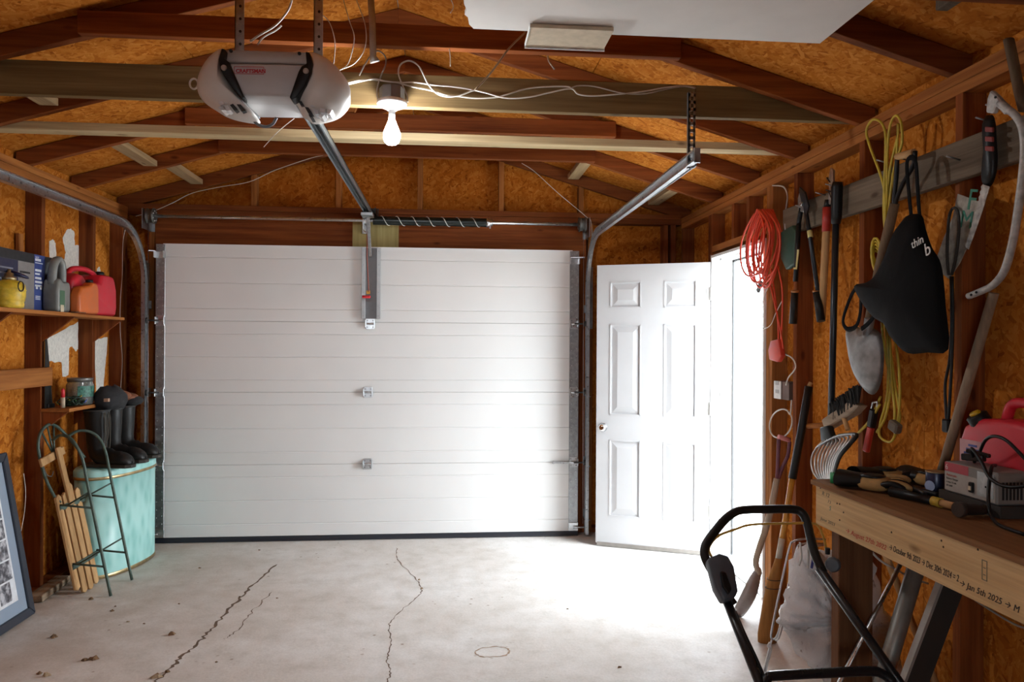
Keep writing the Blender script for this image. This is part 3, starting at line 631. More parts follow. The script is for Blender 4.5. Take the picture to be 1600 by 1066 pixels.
cable('gable_wire', ony([(212, 338), (240, 330), (270, 317), (300, 302), (345, 292), (390, 284), (430, 266), (486, 247), (505, 243)], 5.50), .0025, CABLE, 'thin white wire rising along the left gable rafter', 'wire')
cable('gable_wire', ony([(815, 255), (835, 268), (870, 300), (915, 338), (924, 350), (924, 400), (921, 470), (916, 510)], 5.50), .0025, CABLE, 'thin white wire dropping beside the right track', 'wire')
# white gypsum board stored overhead
GYP = P('gypsum_paper', (.76, .735, .70), .85, 0, .05, 5); GZ = 2.50
def gz(px, py): return on(px, py, z=GZ)
L_ = [gz(740, 45), gz(733, 38), gz(731, 27), gz(726, 23), gz(729, 15), gz(725, 6), gz(724, -6)]
far_r = gz(1281, 68)
poly = [Vector((L_[-1].x, 1.3, GZ))] + L_[::-1] + [far_r, Vector((far_r.x, 1.3, GZ))]
gb = MB().plate(poly, (0, 0, .0127)).build('gypsum_board', GYP); tag(gb, 'large white gypsum board lying overhead with a broken corner', 'board')
pz = GZ - .016
a, b_ = on(821, 73, z=pz), on(944, 76, z=pz)
tp = thing('gypsum_offcut', 'small tan gypsum offcut under the edge of the large white board', 'board', (a.x, a.y, pz))
MB().box((a.x, a.y - .16, pz), (b_.x, a.y - .004, pz + .0127)).build('board_core', P('tan_board_paper', (.52, .43, .31), .85), tp)
MB().box((a.x - .003, a.y - .004, pz - .006), (b_.x + .003, a.y, pz + .0127)).box((a.x - .003, a.y - .16, pz - .002), (a.x, a.y - .004, pz + .0127)).build('paper_edge', P('white_edge_tape', (.7, .7, .68), .7), tp)  # far and left edge strips, whiter than the tan core
j = MB().box((SL + .005, 1.925, 2.41), (SR - .005, 1.963, GZ - .0005)).build('ceiling_joist', red('x')); tag(j, 'joist under the near end of the large white board', 'joist')
bx = on(1475, 8, y=2.2)
tb = MB().box((bx.x - .03, 2.12, bx.z - .02), (bx.x + .012, 2.2, bx.z + .09)).build('wood_block', grey('z'), bev=.003); tag(tb, 'small pale wood block on the roof deck at the top right', 'block')
# ================================================================== side door and frame
fr = thing('trim_1', 'white painted frame of the side doorway', 'door frame', (XR, 4.44, 0), kind='structure')
MB().box((XR - .012, D0 - .02, 0), (SR + .07, D0, DH + .02)).build('jamb', WHITE, fr, bev=.002)
MB().box((XR - .012, D1, 0), (SR + .07, D1 + .02, DH + .02)).build('jamb', WHITE, fr, bev=.002)
MB().box((XR - .012, D0, DH), (SR + .07, D1, DH + .02)).build('head', WHITE, fr, bev=.002)
mb = MB(); mb.box((XR + .05, D0, 0), (SR + .05, D0 + .012, DH)); mb.box((XR + .05, D1 - .012, 0), (SR + .05, D1, DH)); mb.box((XR + .05, D0, DH - .012), (SR + .05, D1, DH)); mb.build('stop_moulding', WHITE, fr)
MB().plate([(XR + .0, D0, 0), (SR + .10, D0, -.01), (SR + .10, D0, .012), (XR + .06, D0, .028), (XR, D0, .012)], (0, D1 - D0, 0)).build('threshold', STEEL, fr)
GW = P('grey_weatherstrip', (.05, .05, .052), .6)
MB().box((SR + .04, D1 - .024, .02), (SR + .052, D1 - .010, DH - .012)).build('weatherstrip', GW, fr); MB().box((SR + .04, D0 + .012, DH - .026), (SR + .052, D1 - .010, DH - .012)).build('weatherstrip', GW, fr)
MB().box((XR - .002, D0 - .001, .88), (XR + .03, D0 + .003, .95)).build('strike_plate', CHROME, fr)
MB().box((XR - .01, D0 - .004, 1.33), (XR + .012, D0 + .006, 1.41)).build('latch_keeper', BLACK, fr)
MB().box((XR - .013, D1 + .021, 2.041), (XR + .0, D1 + .024, 2.045)).build('nail', STEELD, fr)

hx, hy = XR - .014, D1 + .004
d2 = thing('door_2', 'white six-panel side door standing open into the garage', 'door', (hx, hy, 0), kind='structure')
fx, fy = 1.068, 5.165
U_ = Vector((fx - hx, fy - hy, 0)); W_ = U_.length; U_.normalize(); N_ = Vector((U_.y, -U_.x, 0)); N_ = N_ if N_.y < 0 else -N_
def dp(u, z, n): return Vector((hx, hy, 0)) + U_ * u + N_ * n + Vector((0, 0, z))
def dbox(mb, u0, u1, z0, z1, n0, n1):
    v = [dp(u0, z0, n0), dp(u1, z0, n0), dp(u1, z0, n1), dp(u0, z0, n1), dp(u0, z1, n0), dp(u1, z1, n0), dp(u1, z1, n1), dp(u0, z1, n1)]
    mb.add(v, [(3, 2, 1, 0), (4, 5, 6, 7), (0, 1, 5, 4), (1, 2, 6, 5), (2, 3, 7, 6), (3, 0, 4, 7)])
B0, T0 = .022, 1.995
rows = [(T0 - .305, T0 - .12), (T0 - 1.06, T0 - .42), (T0 - 1.775, T0 - 1.235)]
cols = [(.12 * W_, .40 * W_), (.60 * W_, .88 * W_)]
mb = MB(); dbox(mb, .003, W_, B0, T0, -.036, -.007)
us = [.003, cols[0][0], cols[0][1], cols[1][0], cols[1][1], W_]
for k in (0, 2, 4): dbox(mb, us[k], us[k + 1], B0, T0, -.007, 0)
zs = [B0, rows[2][0], rows[2][1], rows[1][0], rows[1][1], rows[0][0], rows[0][1], T0]
for c0, c1 in cols:
    for k in (0, 2, 4, 6): dbox(mb, c0, c1, zs[k], zs[k + 1], -.007, 0)
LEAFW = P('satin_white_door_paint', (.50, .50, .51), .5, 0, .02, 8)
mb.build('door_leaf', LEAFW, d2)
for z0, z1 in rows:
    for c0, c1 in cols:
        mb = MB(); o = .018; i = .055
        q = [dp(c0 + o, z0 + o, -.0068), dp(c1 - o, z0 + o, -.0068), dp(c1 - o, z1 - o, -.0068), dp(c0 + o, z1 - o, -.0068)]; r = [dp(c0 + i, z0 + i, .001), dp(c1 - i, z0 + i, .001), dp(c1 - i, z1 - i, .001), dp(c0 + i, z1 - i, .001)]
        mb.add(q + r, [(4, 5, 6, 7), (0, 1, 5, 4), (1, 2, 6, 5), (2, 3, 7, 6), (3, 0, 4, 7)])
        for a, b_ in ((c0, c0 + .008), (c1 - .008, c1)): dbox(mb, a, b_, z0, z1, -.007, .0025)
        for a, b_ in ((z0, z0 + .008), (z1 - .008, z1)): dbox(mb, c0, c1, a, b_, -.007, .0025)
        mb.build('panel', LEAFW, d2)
kz, ku = .845, W_ - .05
MB().lathe([(.03, 0), (.031, .004), (.012, .012), (.011, .03), (.022, .036), (.027, .048), (.025, .06), (.012, .066)], dp(ku, kz, 0), 20, N_).build('knob', CHROME, d2)
MB().lathe([(.03, 0), (.031, .004), (.012, .012), (.011, .03), (.022, .036), (.027, .048), (.025, .06), (.012, .066)], dp(ku, kz, -.036), 20, -N_).build('knob', CHROME, d2)
mb = MB(); dbox(mb, .01, W_ - .01, .004, .03, 0, .006); mb.build('door_sweep', P('grey_brown_sweep', (.22, .20, .18), .6), d2)
for z in (.30, 1.0, 1.78):
    mb = MB(); mb.tube([dp(0, z - .045, .006), dp(0, z + .045, .006)], .007, 10); dbox(mb, -.002, .03, z - .045, z + .045, -.001, .0015); mb.build('hinge', P('pale_hinge', (.7, .7, .68), .35, .6), d2)

# ================================================================== left-hand shelves
SHZ = 1.595
sh = thing('wall_shelf', 'long orange plywood shelf on triangular brackets, upper left wall', 'shelf', (-2.2, 4.2, SHZ))
MB().box((XL + .001, 3.2, SHZ - .02), (-2.10, 4.425, SHZ)).build('shelf_board', fir('y'), sh, bev=.001)
MB().box((XL + .001, 4.427, SHZ - .02), (-2.105, 5.045, SHZ - .003)).build('shelf_board', fir('y'), sh, bev=.001)
for y in (3.79, 4.405, 5.012): MB().plate([(XL + .001, y, SHZ - .021), (-2.112, y, SHZ - .021), (XL + .001, y, SHZ - .165)], (0, .018, 0)).build('bracket', red('z'), sh)
sh2 = thing('wall_shelf', 'small plywood shelf above the rubber boots, lower left wall', 'shelf', (-2.2, 4.7, 1.05))
MB().box((XL + .001, 4.40, 1.03), (-2.135, 4.80, 1.05)).build('shelf_board', fir('y'), sh2, bev=.001)
for y in (4.41, 4.77): MB().plate([(XL + .001, y, 1.029), (-2.15, y, 1.029), (XL + .001, y, .92)], (0, .018, 0)).build('bracket', red('z'), sh2)
# yellow lantern pot
yl = thing('kerosene_torch', 'round yellow metal torch pot with burner on the upper shelf', 'torch', (-2.128, 3.80, SHZ))
YEL = P('chipped_yellow_paint', (.62, .42, .03), .45, 0, .25, 40); cx_, cy_ = -2.128, 3.80
MB().lathe([(.05, 0), (.062, .004), (.064, .02), (.062, .03), (.066, .036), (.070, .06), (.070, .085), (.073, .088), (.070, .094), (.067, .115), (.05, .13), (.03, .137)], (cx_, cy_, SHZ), 24).build('pot', YEL, yl)
MB().lathe([(.03, .135), (.031, .15), (.02, .155), (.02, .17), (.008, .175), (.008, .19)], (cx_, cy_, SHZ), 14).build('burner', P('brass_burner', (.45, .36, .2), .4, .9), yl)
MB().tube([Vector((cx_ + .072, cy_ - .03 + .024 * math.cos(a), SHZ + .105 + .024 * math.sin(a))) for a in [2 * math.pi * k / 16 for k in range(16)]], .0028, 6, closed=True).build('ring_handle', P('dark_wire', (.05, .04, .03), .5, .7), yl)
MB().lathe([(.045, 0), (.055, .003), (.05, .012), (.02, .018)], (-2.14, 3.885, SHZ + .165), 20, (.25, .15, .95)).build('blue_cap', P('navy_metal', (.012, .012, .05), .35, .2), yl)
# boxed tool
BX = -2.205; by0, by1, bz1 = 3.58, 4.345, 1.902
bxm = lambda px, py: on(px, py, x=BX + .0007)
tb = thing('cardboard_box', 'dark blue and grey printed tool box carton on the upper shelf', 'box', (-2.2, 3.9, SHZ))
MB().box((-2.288, by0, SHZ), (BX, by1, bz1)).build('carton', P('dark_grey_card', (.07, .075, .08), .7), tb, bev=.002)
def decal(parent, name, pts, mat, d=(.0007, 0, 0)): return MB().plate(pts, d).build(name, mat, parent)
NAVY = P('navy_print', (.012, .012, .045), .5); WPR = P('white_print', (.62, .64, .68), .6)
yz = lambda y, z: Vector((BX + .0001, y, z))
def band(y0, y1, z0, z1, mat, name='printed_panel', k=.0001): return MB().box((BX + k, y0, z0), (BX + k + .0006, y1, z1)).build(name, mat, tb)
Y57, Y73, Y32 = 4.165, 4.27, 4.015
band(by0, Y57, bz1 - .05, bz1 - .001, P('black_print', (.012, .012, .014), .5)); band(by0, Y32, SHZ + .06, bz1 - .052, NAVY); band(Y32, Y57, SHZ, bz1 - .052, P('grey_print', (.20, .185, .18), .6)); band(Y57, Y73, SHZ, bz1 - .001, P('blue_print', (.035, .06, .22), .5))
for k, (w, s) in enumerate(((.055, .013), (.075, .004), (.06, .012), (.045, .009), (.06, .012), (.07, .012), (.065, .010))): z = bz1 - .022 - k * .021 - (.015 if k > 1 else 0); band(Y57 + .008, Y57 + .008 + w, z - s, z, WPR, 'print_line', .0008)
for y, z in ((Y57 + .015, 1.735), (Y57 + .055, 1.735)): band(y, y + .02, z - .02, z, WPR, 'print_mark', .0008)
for k in range(3): band(Y57 + .012, Y57 + .06, 1.675 - k * .008, 1.679 - k * .008, WPR, 'print_line', .0008)
band(Y32 + .015, Y32 + .11, 1.79, 1.80, P('black_print', (.012, .012, .014), .5), 'print_line', .0008)
for k in range(3): band(3.83, 3.97 - .03 * k, 1.80 - k * .028, 1.808 - k * .028, P('dim_print', (.2, .2, .24), .6), 'print_line', .0008)
text('print_lettering', 'SHOP', .014, WPR, (BX + .0009, Y57 + .01, bz1 - .02), (0, 1, 0), (0, 0, 1), tb, .0002)
wb = MB().bar((-2.37, 4.34, 1.60), (-2.36, 4.31, 2.03), .018, .045, up=(0, 1, 0)).build('wooden_stake', fir('z'), bev=.002); tag(wb, 'short wooden stake leaning behind the printed carton', 'stake')
# oil jug
oj = thing('oil_jug', 'grey plastic oil jug with handle between carton and red can', 'jug', (-2.17, 4.31, SHZ))
GJ = P('silver_grey_plastic', (.20, .21, .20), .38, 0, .1)
mb = MB(); mb.plate([(-2.203, y, SHZ + z) for y, z in ((4.24, 0), (4.365, 0), (4.372, .03), (4.372, .14), (4.36, .175), (4.30, .165), (4.262, .19), (4.245, .17), (4.235, .12), (4.235, .02))], (.088, 0, 0)); jb = mb.build('jug_body', GJ, oj, bev=.016, seg=3)
MB().tube(cr([(-2.16, 4.255, SHZ + .15), (-2.16, 4.262, SHZ + .23), (-2.16, 4.285, SHZ + .28), (-2.16, 4.325, SHZ + .295), (-2.16, 4.352, SHZ + .27), (-2.16, 4.358, SHZ + .21), (-2.16, 4.355, SHZ + .14)], 5), .0185, 10, flat=1.3, up=(1, 0, 0)).build('handle', GJ, oj)
MB().lathe([(.022, .12), (.022, .19), (.016, .21)], (-2.185, 4.295, SHZ), 14).build('neck', P('dark_red_plastic', (.16, .02, .02), .4), oj)
MB().box((-2.1155, 4.25, SHZ + .03), (-2.1135, 4.30, SHZ + .12)).build('label_green', P('green_print', (.06, .14, .08), .6), oj); MB().box((-2.1155, 4.255, SHZ + .0), (-2.113, 4.29, SHZ + .04)).build('label_cream', P('cream_print', (.5, .42, .3), .6), oj)
# red fuel can
REDC = P('red_can_plastic', (.55, .018, .035), .4, 0, .06)
rc = thing('fuel_can', 'large red plastic fuel can at the end of the upper shelf', 'fuel can', (-2.2, 4.72, SHZ))
mb = MB()
out = [(4.43, 0), (4.99, 0), (5.005, .06), (5.0, .17), (4.98, .22), (4.96, .255), (4.86, .258), (4.80, .255), (4.775, .20), (4.60, .195), (4.56, .23), (4.50, .235), (4.44, .20), (4.425, .1)]
mb.plate([(-2.275, y, SHZ + z) for y, z in out], (.14, 0, 0)); mb.build('can_body', REDC, rc, bev=.02, seg=3)
MB().tube(cr([(-2.205, 4.50, SHZ + .21), (-2.205, 4.54, SHZ + .255), (-2.205, 4.62, SHZ + .275), (-2.205, 4.74, SHZ + .278), (-2.205, 4.84, SHZ + .255)], 5), .017, 10).build('handle', REDC, rc)
MB().lathe([(.026, 0), (.026, .03), (.02, .034)], (-2.205, 4.915, SHZ + .25), 14).build('spout_cap', BLACK, rc)
MB().lathe([(.016, 0), (.016, .03)], (-2.205, 4.47, SHZ + .23), 10).build('vent_cap', BLACK, rc)
orj = thing('oil_jug', 'small orange plastic jug in front of the large red can', 'jug', (-2.12, 4.50, SHZ))
ORG = P('orange_plastic', (.55, .12, .02), .42, 0, .08)
MB().plate([(-2.128, y, SHZ + z) for y, z in [(4.375, 0), (4.605, 0), (4.61, .03), (4.605, .15), (4.585, .185), (4.53, .188), (4.51, .165), (4.45, .16), (4.40, .15), (4.37, .1)]], (.06, 0, 0)).build('jug_body', ORG, orj, bev=.015, seg=3)
MB().lathe([(.02, 0), (.02, .016)], (-2.098, 4.545, SHZ + .186), 12).build('cap', BLACK, orj)
pk = thing('putty_knife', 'flat dark putty knife lying on the upper shelf edge', 'putty knife', (-2.085, 4.42, SHZ))
MB().bar((-2.085, 4.33, SHZ + .004), (-2.085, 4.45, SHZ + .004), .03, .004).build('blade', P('dark_wire', (.05, .04, .03), .5, .7), pk); MB().bar((-2.087, 4.45, SHZ + .007), (-2.087, 4.55, SHZ + .009), .022, .014).build('handle', P('dark_green_plastic', (.02, .035, .02), .4), pk, bev=.004)
# lower shelf things
jr = thing('glass_jar', 'clear glass jar with orange caps inside on the lower shelf', 'jar', (-2.215, 4.69, 1.05))
GL = P('jar_glass', (.75, .85, .82), .06, 0, .02, trans=.85)
MB().lathe([(.065, .001), (.074, .01), (.074, .12), (.066, .135), (.066, .15), (.063, .15), (.063, .135), (.07, .12), (.07, .012), (.001, .006)], (-2.215, 4.69, 1.05), 24).build('glass', GL, jr)
MB().lathe([(.069, 0), (.07, .02), (.069, .022)], (-2.215, 4.69, 1.19), 24).build('lid', P('dull_lid', (.18, .17, .16), .4, .6), jr)
mb = MB(); r_ = .0748
for k in range(9): 
    a0 = -1.3 + k * .2; mb.add([(-2.215 + r_ * math.cos(a), 4.69 + r_ * math.sin(a), 1.05 + z) for a, z in ((a0, .05), (a0 + .2, .05), (a0 + .2, .115), (a0, .115))], [(0, 1, 2, 3)], True)
mb.build('green_label', P('teal_print', (.05, .16, .12), .5, 0, .6, 90), jr)
for k, (dy, dx) in enumerate(((-.03, .04), (.012, .045), (.04, .02))): MB().lathe([(.016, 0), (.018, .004), (.018, .026), (.012, .03)], (-2.215 + dx, 4.69 + dy, 1.062), 12).build('orange_cap', P('orange_cap', (.75, .10, .01), .4), jr)
cd = thing('candle', 'thin red and white candle stick on the lower shelf', 'candle', (-2.20, 4.46, 1.05))
MB().lathe([(.012, 0), (.012, .06)], (-2.20, 4.46, 1.05), 10).build('white_base', P('cream_print', (.5, .42, .3), .6), cd); MB().lathe([(.010, .06), (.010, .10), (.004, .112)], (-2.20, 4.46, 1.05), 10).build('red_tip', P('red_plastic', (.62, .03, .04), .4), cd)
sl = thing('string_lights', 'tangled dark green string lights on the lower shelf', 'string lights', (-2.19, 4.57, 1.05))
rnd = random.Random(5); pts = [(-2.20 + rnd.uniform(-.05, .06), 4.545 + rnd.uniform(-.055, .055), 1.056 + abs(rnd.gauss(0, .022))) for _ in range(46)]
MB().tube(cr(pts, 4), .0035, 5).build('wire_tangle', P('dark_green_wire', (.012, .03, .014), .5), sl)
for k in range(9): p = pts[k * 5]; MB().lathe([(.005, 0), (.006, .012), (.001, .026)], p, 8, (rnd.uniform(-1, 1), rnd.uniform(-1, 1), 1)).build('small_bulb', P('tiny_bulb_%d' % (k % 3), [(.1, .3, .1), (.4, .3, .05), (.05, .08, .3)][k % 3], .25), sl)
bs = thing('hand_saw', 'black-bladed saw standing upright at the end of the lower shelf', 'saw', (-2.27, 4.44, 1.05))
MB().plate([on(70, 528, x=-2.275), on(73, 528, x=-2.275), on(79, 600, x=-2.275), on(82, 640, x=-2.275), on(69, 640, x=-2.275)], (.003, 0, 0)).build('blade', P('black_steel', (.02, .02, .02), .4, .5), bs)
MB().box((-2.285, 4.43, 1.05), (-2.262, 4.50, 1.075)).build('handle', BLACK, bs, bev=.004)
cable('wall_wire', onx([(197, 352), (192, 380), (191, 430), (188, 470), (188, 520), (191, 560), (189, 600), (186, 630)], -2.285), .0022, CABLE, 'thin pale wire hanging down the left wall by the corner', 'wire')
cable('wall_wire', onx([(37, 740), (40, 770), (38, 800), (33, 830)], -2.285), .002, CABLE, 'short pale wire on the stud above the framed picture', 'wire')
# ================================================================== turquoise hamper
HC, HRX, HRY, HT, HH = (-2.100, 4.93), .157, .322, -.182, .66
def hell(f, z, n=48):
    r = []
    for k in range(n):
        t = 2 * math.pi * k / n; c, s = math.cos(t), math.sin(t)
        u = HRX * f * math.copysign(abs(c) ** .85, c); v = HRY * f * math.copysign(abs(s) ** .85, s)
        r.append(Vector((HC[0] + u * math.cos(HT) - v * math.sin(HT), HC[1] + u * math.sin(HT) + v * math.cos(HT), z)))
    return r
def turq():
    m, t, b = nt('turquoise_pearl_vinyl'); v = coords(t, (22, 22, 9))
    vo = N(t, 'ShaderNodeTexVoronoi', feature='SMOOTH_F1'); t.links.new(v, vo.inputs['Vector']); vo.inputs['Scale'].default_value = 1
    c = ramp(t, vo.outputs['Distance'], [(.1, (.26, .57, .53)), (.6, (.42, .73, .69))]); t.links.new(c.outputs[0], b.inputs['Base Color']); b.inputs['Roughness'].default_value = .35; bump(t, b, vo.outputs['Distance'], .3, .003); return m
TQ = turq(); GOLD = P('worn_gold_trim', (.50, .38, .2), .35, .9, .25)
hm = thing('laundry_hamper', 'turquoise vinyl oval hamper with gold trim in the corner', 'hamper', (HC[0], HC[1], 0))
MB().loft([hell(.97, .0), hell(.985, .02), hell(.985, HH - .06)]).build('body', TQ, hm)
MB().loft([hell(1.0, HH - .055), hell(1.01, HH - .04), hell(1.01, HH - .012), hell(.97, HH), hell(.5, HH + .006)]).build('lid', TQ, hm)
MB().loft([hell(1.0, HH - .062), hell(1.018, HH - .058), hell(1.018, HH - .046), hell(1.0, HH - .042)], caps=False).build('gold_band', GOLD, hm)
MB().loft([hell(.98, 0), hell(1.0, .003), hell(1.0, .02), hell(.985, .024)], caps=False).build('gold_band', GOLD, hm)
# ---- boots on the lid
BZ = HH + .007
def boot(name, label, x, y, ang, h=.35, s=1.0):
    t = thing(name, label, 'boot', (x, y, BZ), ang, 'boots on the hamper lid')
    rings = []; n = 18
    secs = [(h, 0, 0, .072, .066), (h * .97, 0, 0, .074, .067), (h * .7, .003, 0, .068, .06), (h * .45, .004, 0, .062, .054), (h * .32, .008, 8, .06, .05), (h * .235, .022, 28, .066, .047), (h * .18, .055, 52, .066, .047), (h * .145, .10, 72, .052, .048), (.052 / 1, .15, 86, .047, .050), (.047, .19, 92, .043, .050), (.041, .215, 96, .036, .044), (.035, .232, 98, .022, .03), (.033, .236, 98, .004, .006)]
    for z, x0, a, rl, rw in secs:
        a = math.radians(a); e1 = Vector((math.cos(a), 0, math.sin(a)))  # ring's long axis
        rings.append([Vector((x0 * s, 0, z)) + e1 * (rl * s * math.cos(2 * math.pi * k / n)) + Vector((0, rw * s * math.sin(2 * math.pi * k / n), 0)) for k in range(n)])
    for r in rings:
        for p in r: p.z = max(p.z, .012)
    mb = MB(); mb.loft(rings, False, False); mb.build('upper', RUBBER, t, local=True)
    heel = [(-.072, -.03), (-.06, -.046), (0, -.046), (.08, -.042), (.16, -.052), (.22, -.047), (.25, -.02), (.25, .02), (.22, .047), (.16, .052), (.08, .042), (0, .046), (-.06, .046), (-.072, .03)]
    MB().plate([Vector((a * s, b_ * s, 0)) for a, b_ in heel], (0, 0, .022)).build('sole', P('brown_black_sole', (.03, .024, .018), .6), t, bev=.004, local=True)
    MB().tube([Vector((.074 * s * math.cos(a), .068 * s * math.sin(a), h - .004)) for a in [2 * math.pi * k / 18 for k in range(18)]], .006, 6, closed=True).build('collar', P('dark_collar', (.03, .028, .026), .7), t, local=True)
    return t
b1 = boot('rubber_boot', 'front black rubber boot with hanging drawstrings on the hamper', -2.13, 4.72, -.22, .35)
for dy, l in ((-.035, .20), (-.02, .24), (.0, .17), (.014, .25)): MB().tube(cr([Vector((.070, dy, .335)), Vector((.082, dy - .003, .285)), Vector((.076, dy + .004, .335 - l * .7)), Vector((.074, dy - .002, .335 - l))], 4), .0032, 5).build('drawstring', P('olive_string', (.07, .06, .045), .8), b1, local=True)
boot('rubber_boot', 'middle black rubber boot on the hamper', -2.13, 4.90, -.16, .345)
boot('rubber_boot', 'rear black rubber boot nearest the garage door on the hamper', -2.13, 5.09, -.1, .345)
lc = thing('felt_liner', 'crumpled black felt boot liners slumped over the boot tops', 'boot liner', (-2.135, 4.72, BZ + .36))
FELT = P('black_felt', (.022, .022, .024), .95, 0, .3, 60, .4)
rnd = random.Random(3)
mb = MB(); c = Vector((-2.085, 4.80, BZ + .41)); rg = []
for i, (z, r) in enumerate(((-.055, .07), (-.03, .085), (.01, .09), (.04, .08), (.068, .055), (.08, .02))):
    rg.append([c + Vector((r * 1.0 * math.cos(a) * rnd.uniform(.9, 1.1), r * 1.35 * math.sin(a) * rnd.uniform(.9, 1.1), z + rnd.uniform(-.012, .012))) for a in [2 * math.pi * k / 16 for k in range(16)]])
mb.loft(rg); mb.build('felt_cuff', FELT, lc)
MB().box((-2.07, 4.675, BZ + .40), (-2.045, 4.70, BZ + .42)).build('pale_tag', P('tan_patch', (.4, .25, .17), .7), lc)
wg = thing('work_glove', 'brown leather work gloves draped over the rear boots', 'glove', (-2.13, 5.0, BZ + .36))
for (x, y, z, col, nm) in ((-2.12, 4.93, .40, FELT, 'dark_cuff'), (-2.12, 5.0, .415, P('rust_leather', (.20, .07, .03), .7), 'brown_palm'), (-2.11, 5.09, .395, P('rust_leather', (.20, .07, .03), .7), 'brown_palm'), (-2.08, 5.10, .375, FELT, 'dark_cuff')):
    MB().ball((x, y, BZ + z), (.075, .07, .035), 12, 8).build(nm, col, wg)
# ---- sled
sd = thing('wooden_sled', 'wooden slat sled with green steel runners leaning by the hamper', 'sled', (-1.95, 4.45, 0))
GRN = P('worn_green_steel', (.07, .105, .085), .45, .3, .3, 30)
def rx(z): return -1.867 - .2 * z
def runner(y, yc):
    pts = [(rx(0), y, .006), (rx(.2), y, .2), (rx(.45), y, .45), (rx(.66), y, .66), (rx(.77), y, .77), (-2.055, y, .85), (-2.10, y + (yc - y) * .1, .895), (-2.16, y + (yc - y) * .25, .905), (-2.21, y + (yc - y) * .4, .875)]
    return cr(pts, 4)
for y in (4.315, 4.595): MB().tube(runner(y, 4.45), .0085, 8).build('runner', GRN, sd)
bow = [(-2.145, 4.33, .53), (-2.165, 4.315, .56), (-2.20, 4.305, .64), (-2.225, 4.30, .72), (-2.245, 4.29, .84), (-2.25, 4.32, .92), (-2.25, 4.39, .957), (-2.245, 4.46, .95), (-2.23, 4.53, .90), (-2.19, 4.58, .82), (-2.14, 4.592, .74)]
MB().tube(cr(bow, 4), .0085, 8).build('front_bow', GRN, sd)
for p in ((4.33, .93), (4.39, .955), (4.46, .95)): MB().tube([(-2.25, p[0], p[1]), (-2.215, 4.40, .78)], .005, 6).build('bow_rod', GRN, sd)
def dk(z): return -2.035 - .21 * z
PINE = wood('honey_pine', (.38, .21, .085), (.62, .38, .18), 'z', knots=False)
for y, z0, z1 in ((4.325, .05, .56), (4.395, .015, .56), (4.465, .01, .60), (4.535, .02, .56)):
    MB().plate([(dk(z0), y - .026, z0), (dk(z0 - .008), y, z0 - .012), (dk(z0), y + .026, z0), (dk(z1), y + .026, z1), (dk(z1), y, z1 + .018), (dk(z1), y - .026, z1)], (-.014, 0, -.003)).build('slat', PINE, sd, bev=.002)
MB().bar((dk(.50) + .010, 4.42, .50), (dk(.82) + .010, 4.40, .83), .046, .014, up=(1, 0, .2)).build('centre_beam', PINE, sd, bev=.002)
MB().bar((dk(.76) - .012, 4.24, .765), (dk(.80) - .012, 4.50, .80), .045, .016, up=(1, 0, .2)).build('steering_bar', PINE, sd, bev=.003)
for z in (.17, .50):
    MB().bar((dk(z), 4.31, z), (dk(z), 4.60, z), .03, .008, up=(1, 0, 0)).build('cross_bar', GRN, sd)
    for y in (4.315, 4.595):
        MB().tube([(rx(z), y, z), (dk(z), y, z + .02)], .006, 6).build('strut', GRN, sd); MB().tube([(rx(z + .09), y, z + .09), (dk(z), 4.455 + (y - 4.455) * .55, z)], .005, 6).build('strut', GRN, sd)
MB().tube(cr([(-2.20, 4.25, .76), (-2.19, 4.27, .70), (-2.19, 4.32, .68), (-2.20, 4.36, .70)], 4), .003, 5).build('pull_rope', P('old_rope', (.12, .1, .08), .9), sd)
# ---- framed collage
fp = thing('picture_frame', 'dark framed photo collage leaning on the left wall', 'picture frame', (-2.15, 4.07, 0))
e_u = Vector((0, -1, 0)); e_w = Vector((-.16, -.02, .987)).normalized(); e_n = e_u.cross(e_w); e_n = e_n if e_n.x > 0 else -e_n
def fpnt(u, w, n=0): return Vector((-2.15, 4.075, .004)) + e_u * u + e_w * w + e_n * n
FW, FH, FB = .52, .86, .045
def fquad(name, pts, n0, n1, mat, bev=0): return MB().plate([fpnt(u, w, n0) for u, w in pts], e_n * (n1 - n0)).build(name, mat, fp, bev=bev)
FRM = P('charcoal_blue_frame', (.022, .028, .042), .35, 0, .1)
for q in ([(0, 0), (FW, 0), (FW - FB, FB), (FB, FB)], [(0, FH), (FB, FH - FB), (FW - FB, FH - FB), (FW, FH)], [(0, 0), (FB, FB), (FB, FH - FB), (0, FH)], [(FW, 0), (FW, FH), (FW - FB, FH - FB), (FW - FB, FB)]): fquad('frame_side', q, -.012, .012, FRM, .004)
fquad('backing', [(.01, .01), (FW - .01, .01), (FW - .01, FH - .01), (.01, FH - .01)], -.011, -.004, P('backing_card', (.2, .16, .1), .9))
fquad('mat_board', [(FB, FB), (FW - FB, FB), (FW - FB, FH - FB), (FB, FH - FB)], -.003, .001, P('blue_grey_mat', (.24, .30, .38), .7, 0, .04))
fquad('photo_sheet', [(.11, .11), (.41, .11), (.41, .75), (.11, .75)], .0012, .0018, P('photo_paper', (.68, .70, .73), .4))
def photo(i):
    m, t, b = nt('grey_photo_%d' % i); f = noise(t, coords(t, loc=(i * 3.1, i, 0)), 28, 3); r = ramp(t, f, [(.38, (.03, .03, .04)), (.5, (.16, .16, .18)), (.62, (.5, .5, .53))]); t.links.new(r.outputs[0], b.inputs['Base Color']); b.inputs['Roughness'].default_value = .35; return m
PH = [photo(i) for i in range(3)]
for i in range(6):
    for jx in range(2):
        u0, w0 = .125 + (.03 if i == 0 and jx == 0 else 0) + jx * .145, .125 + i * .104
        fquad('photo', [(u0, w0), (u0 + .125 - (.03 if i == 0 and jx == 0 else 0), w0), (u0 + .125 - (.03 if i == 0 and jx == 0 else 0), w0 + .095), (u0, w0 + .095)], .002, .0026, PH[(i + jx) % 3])
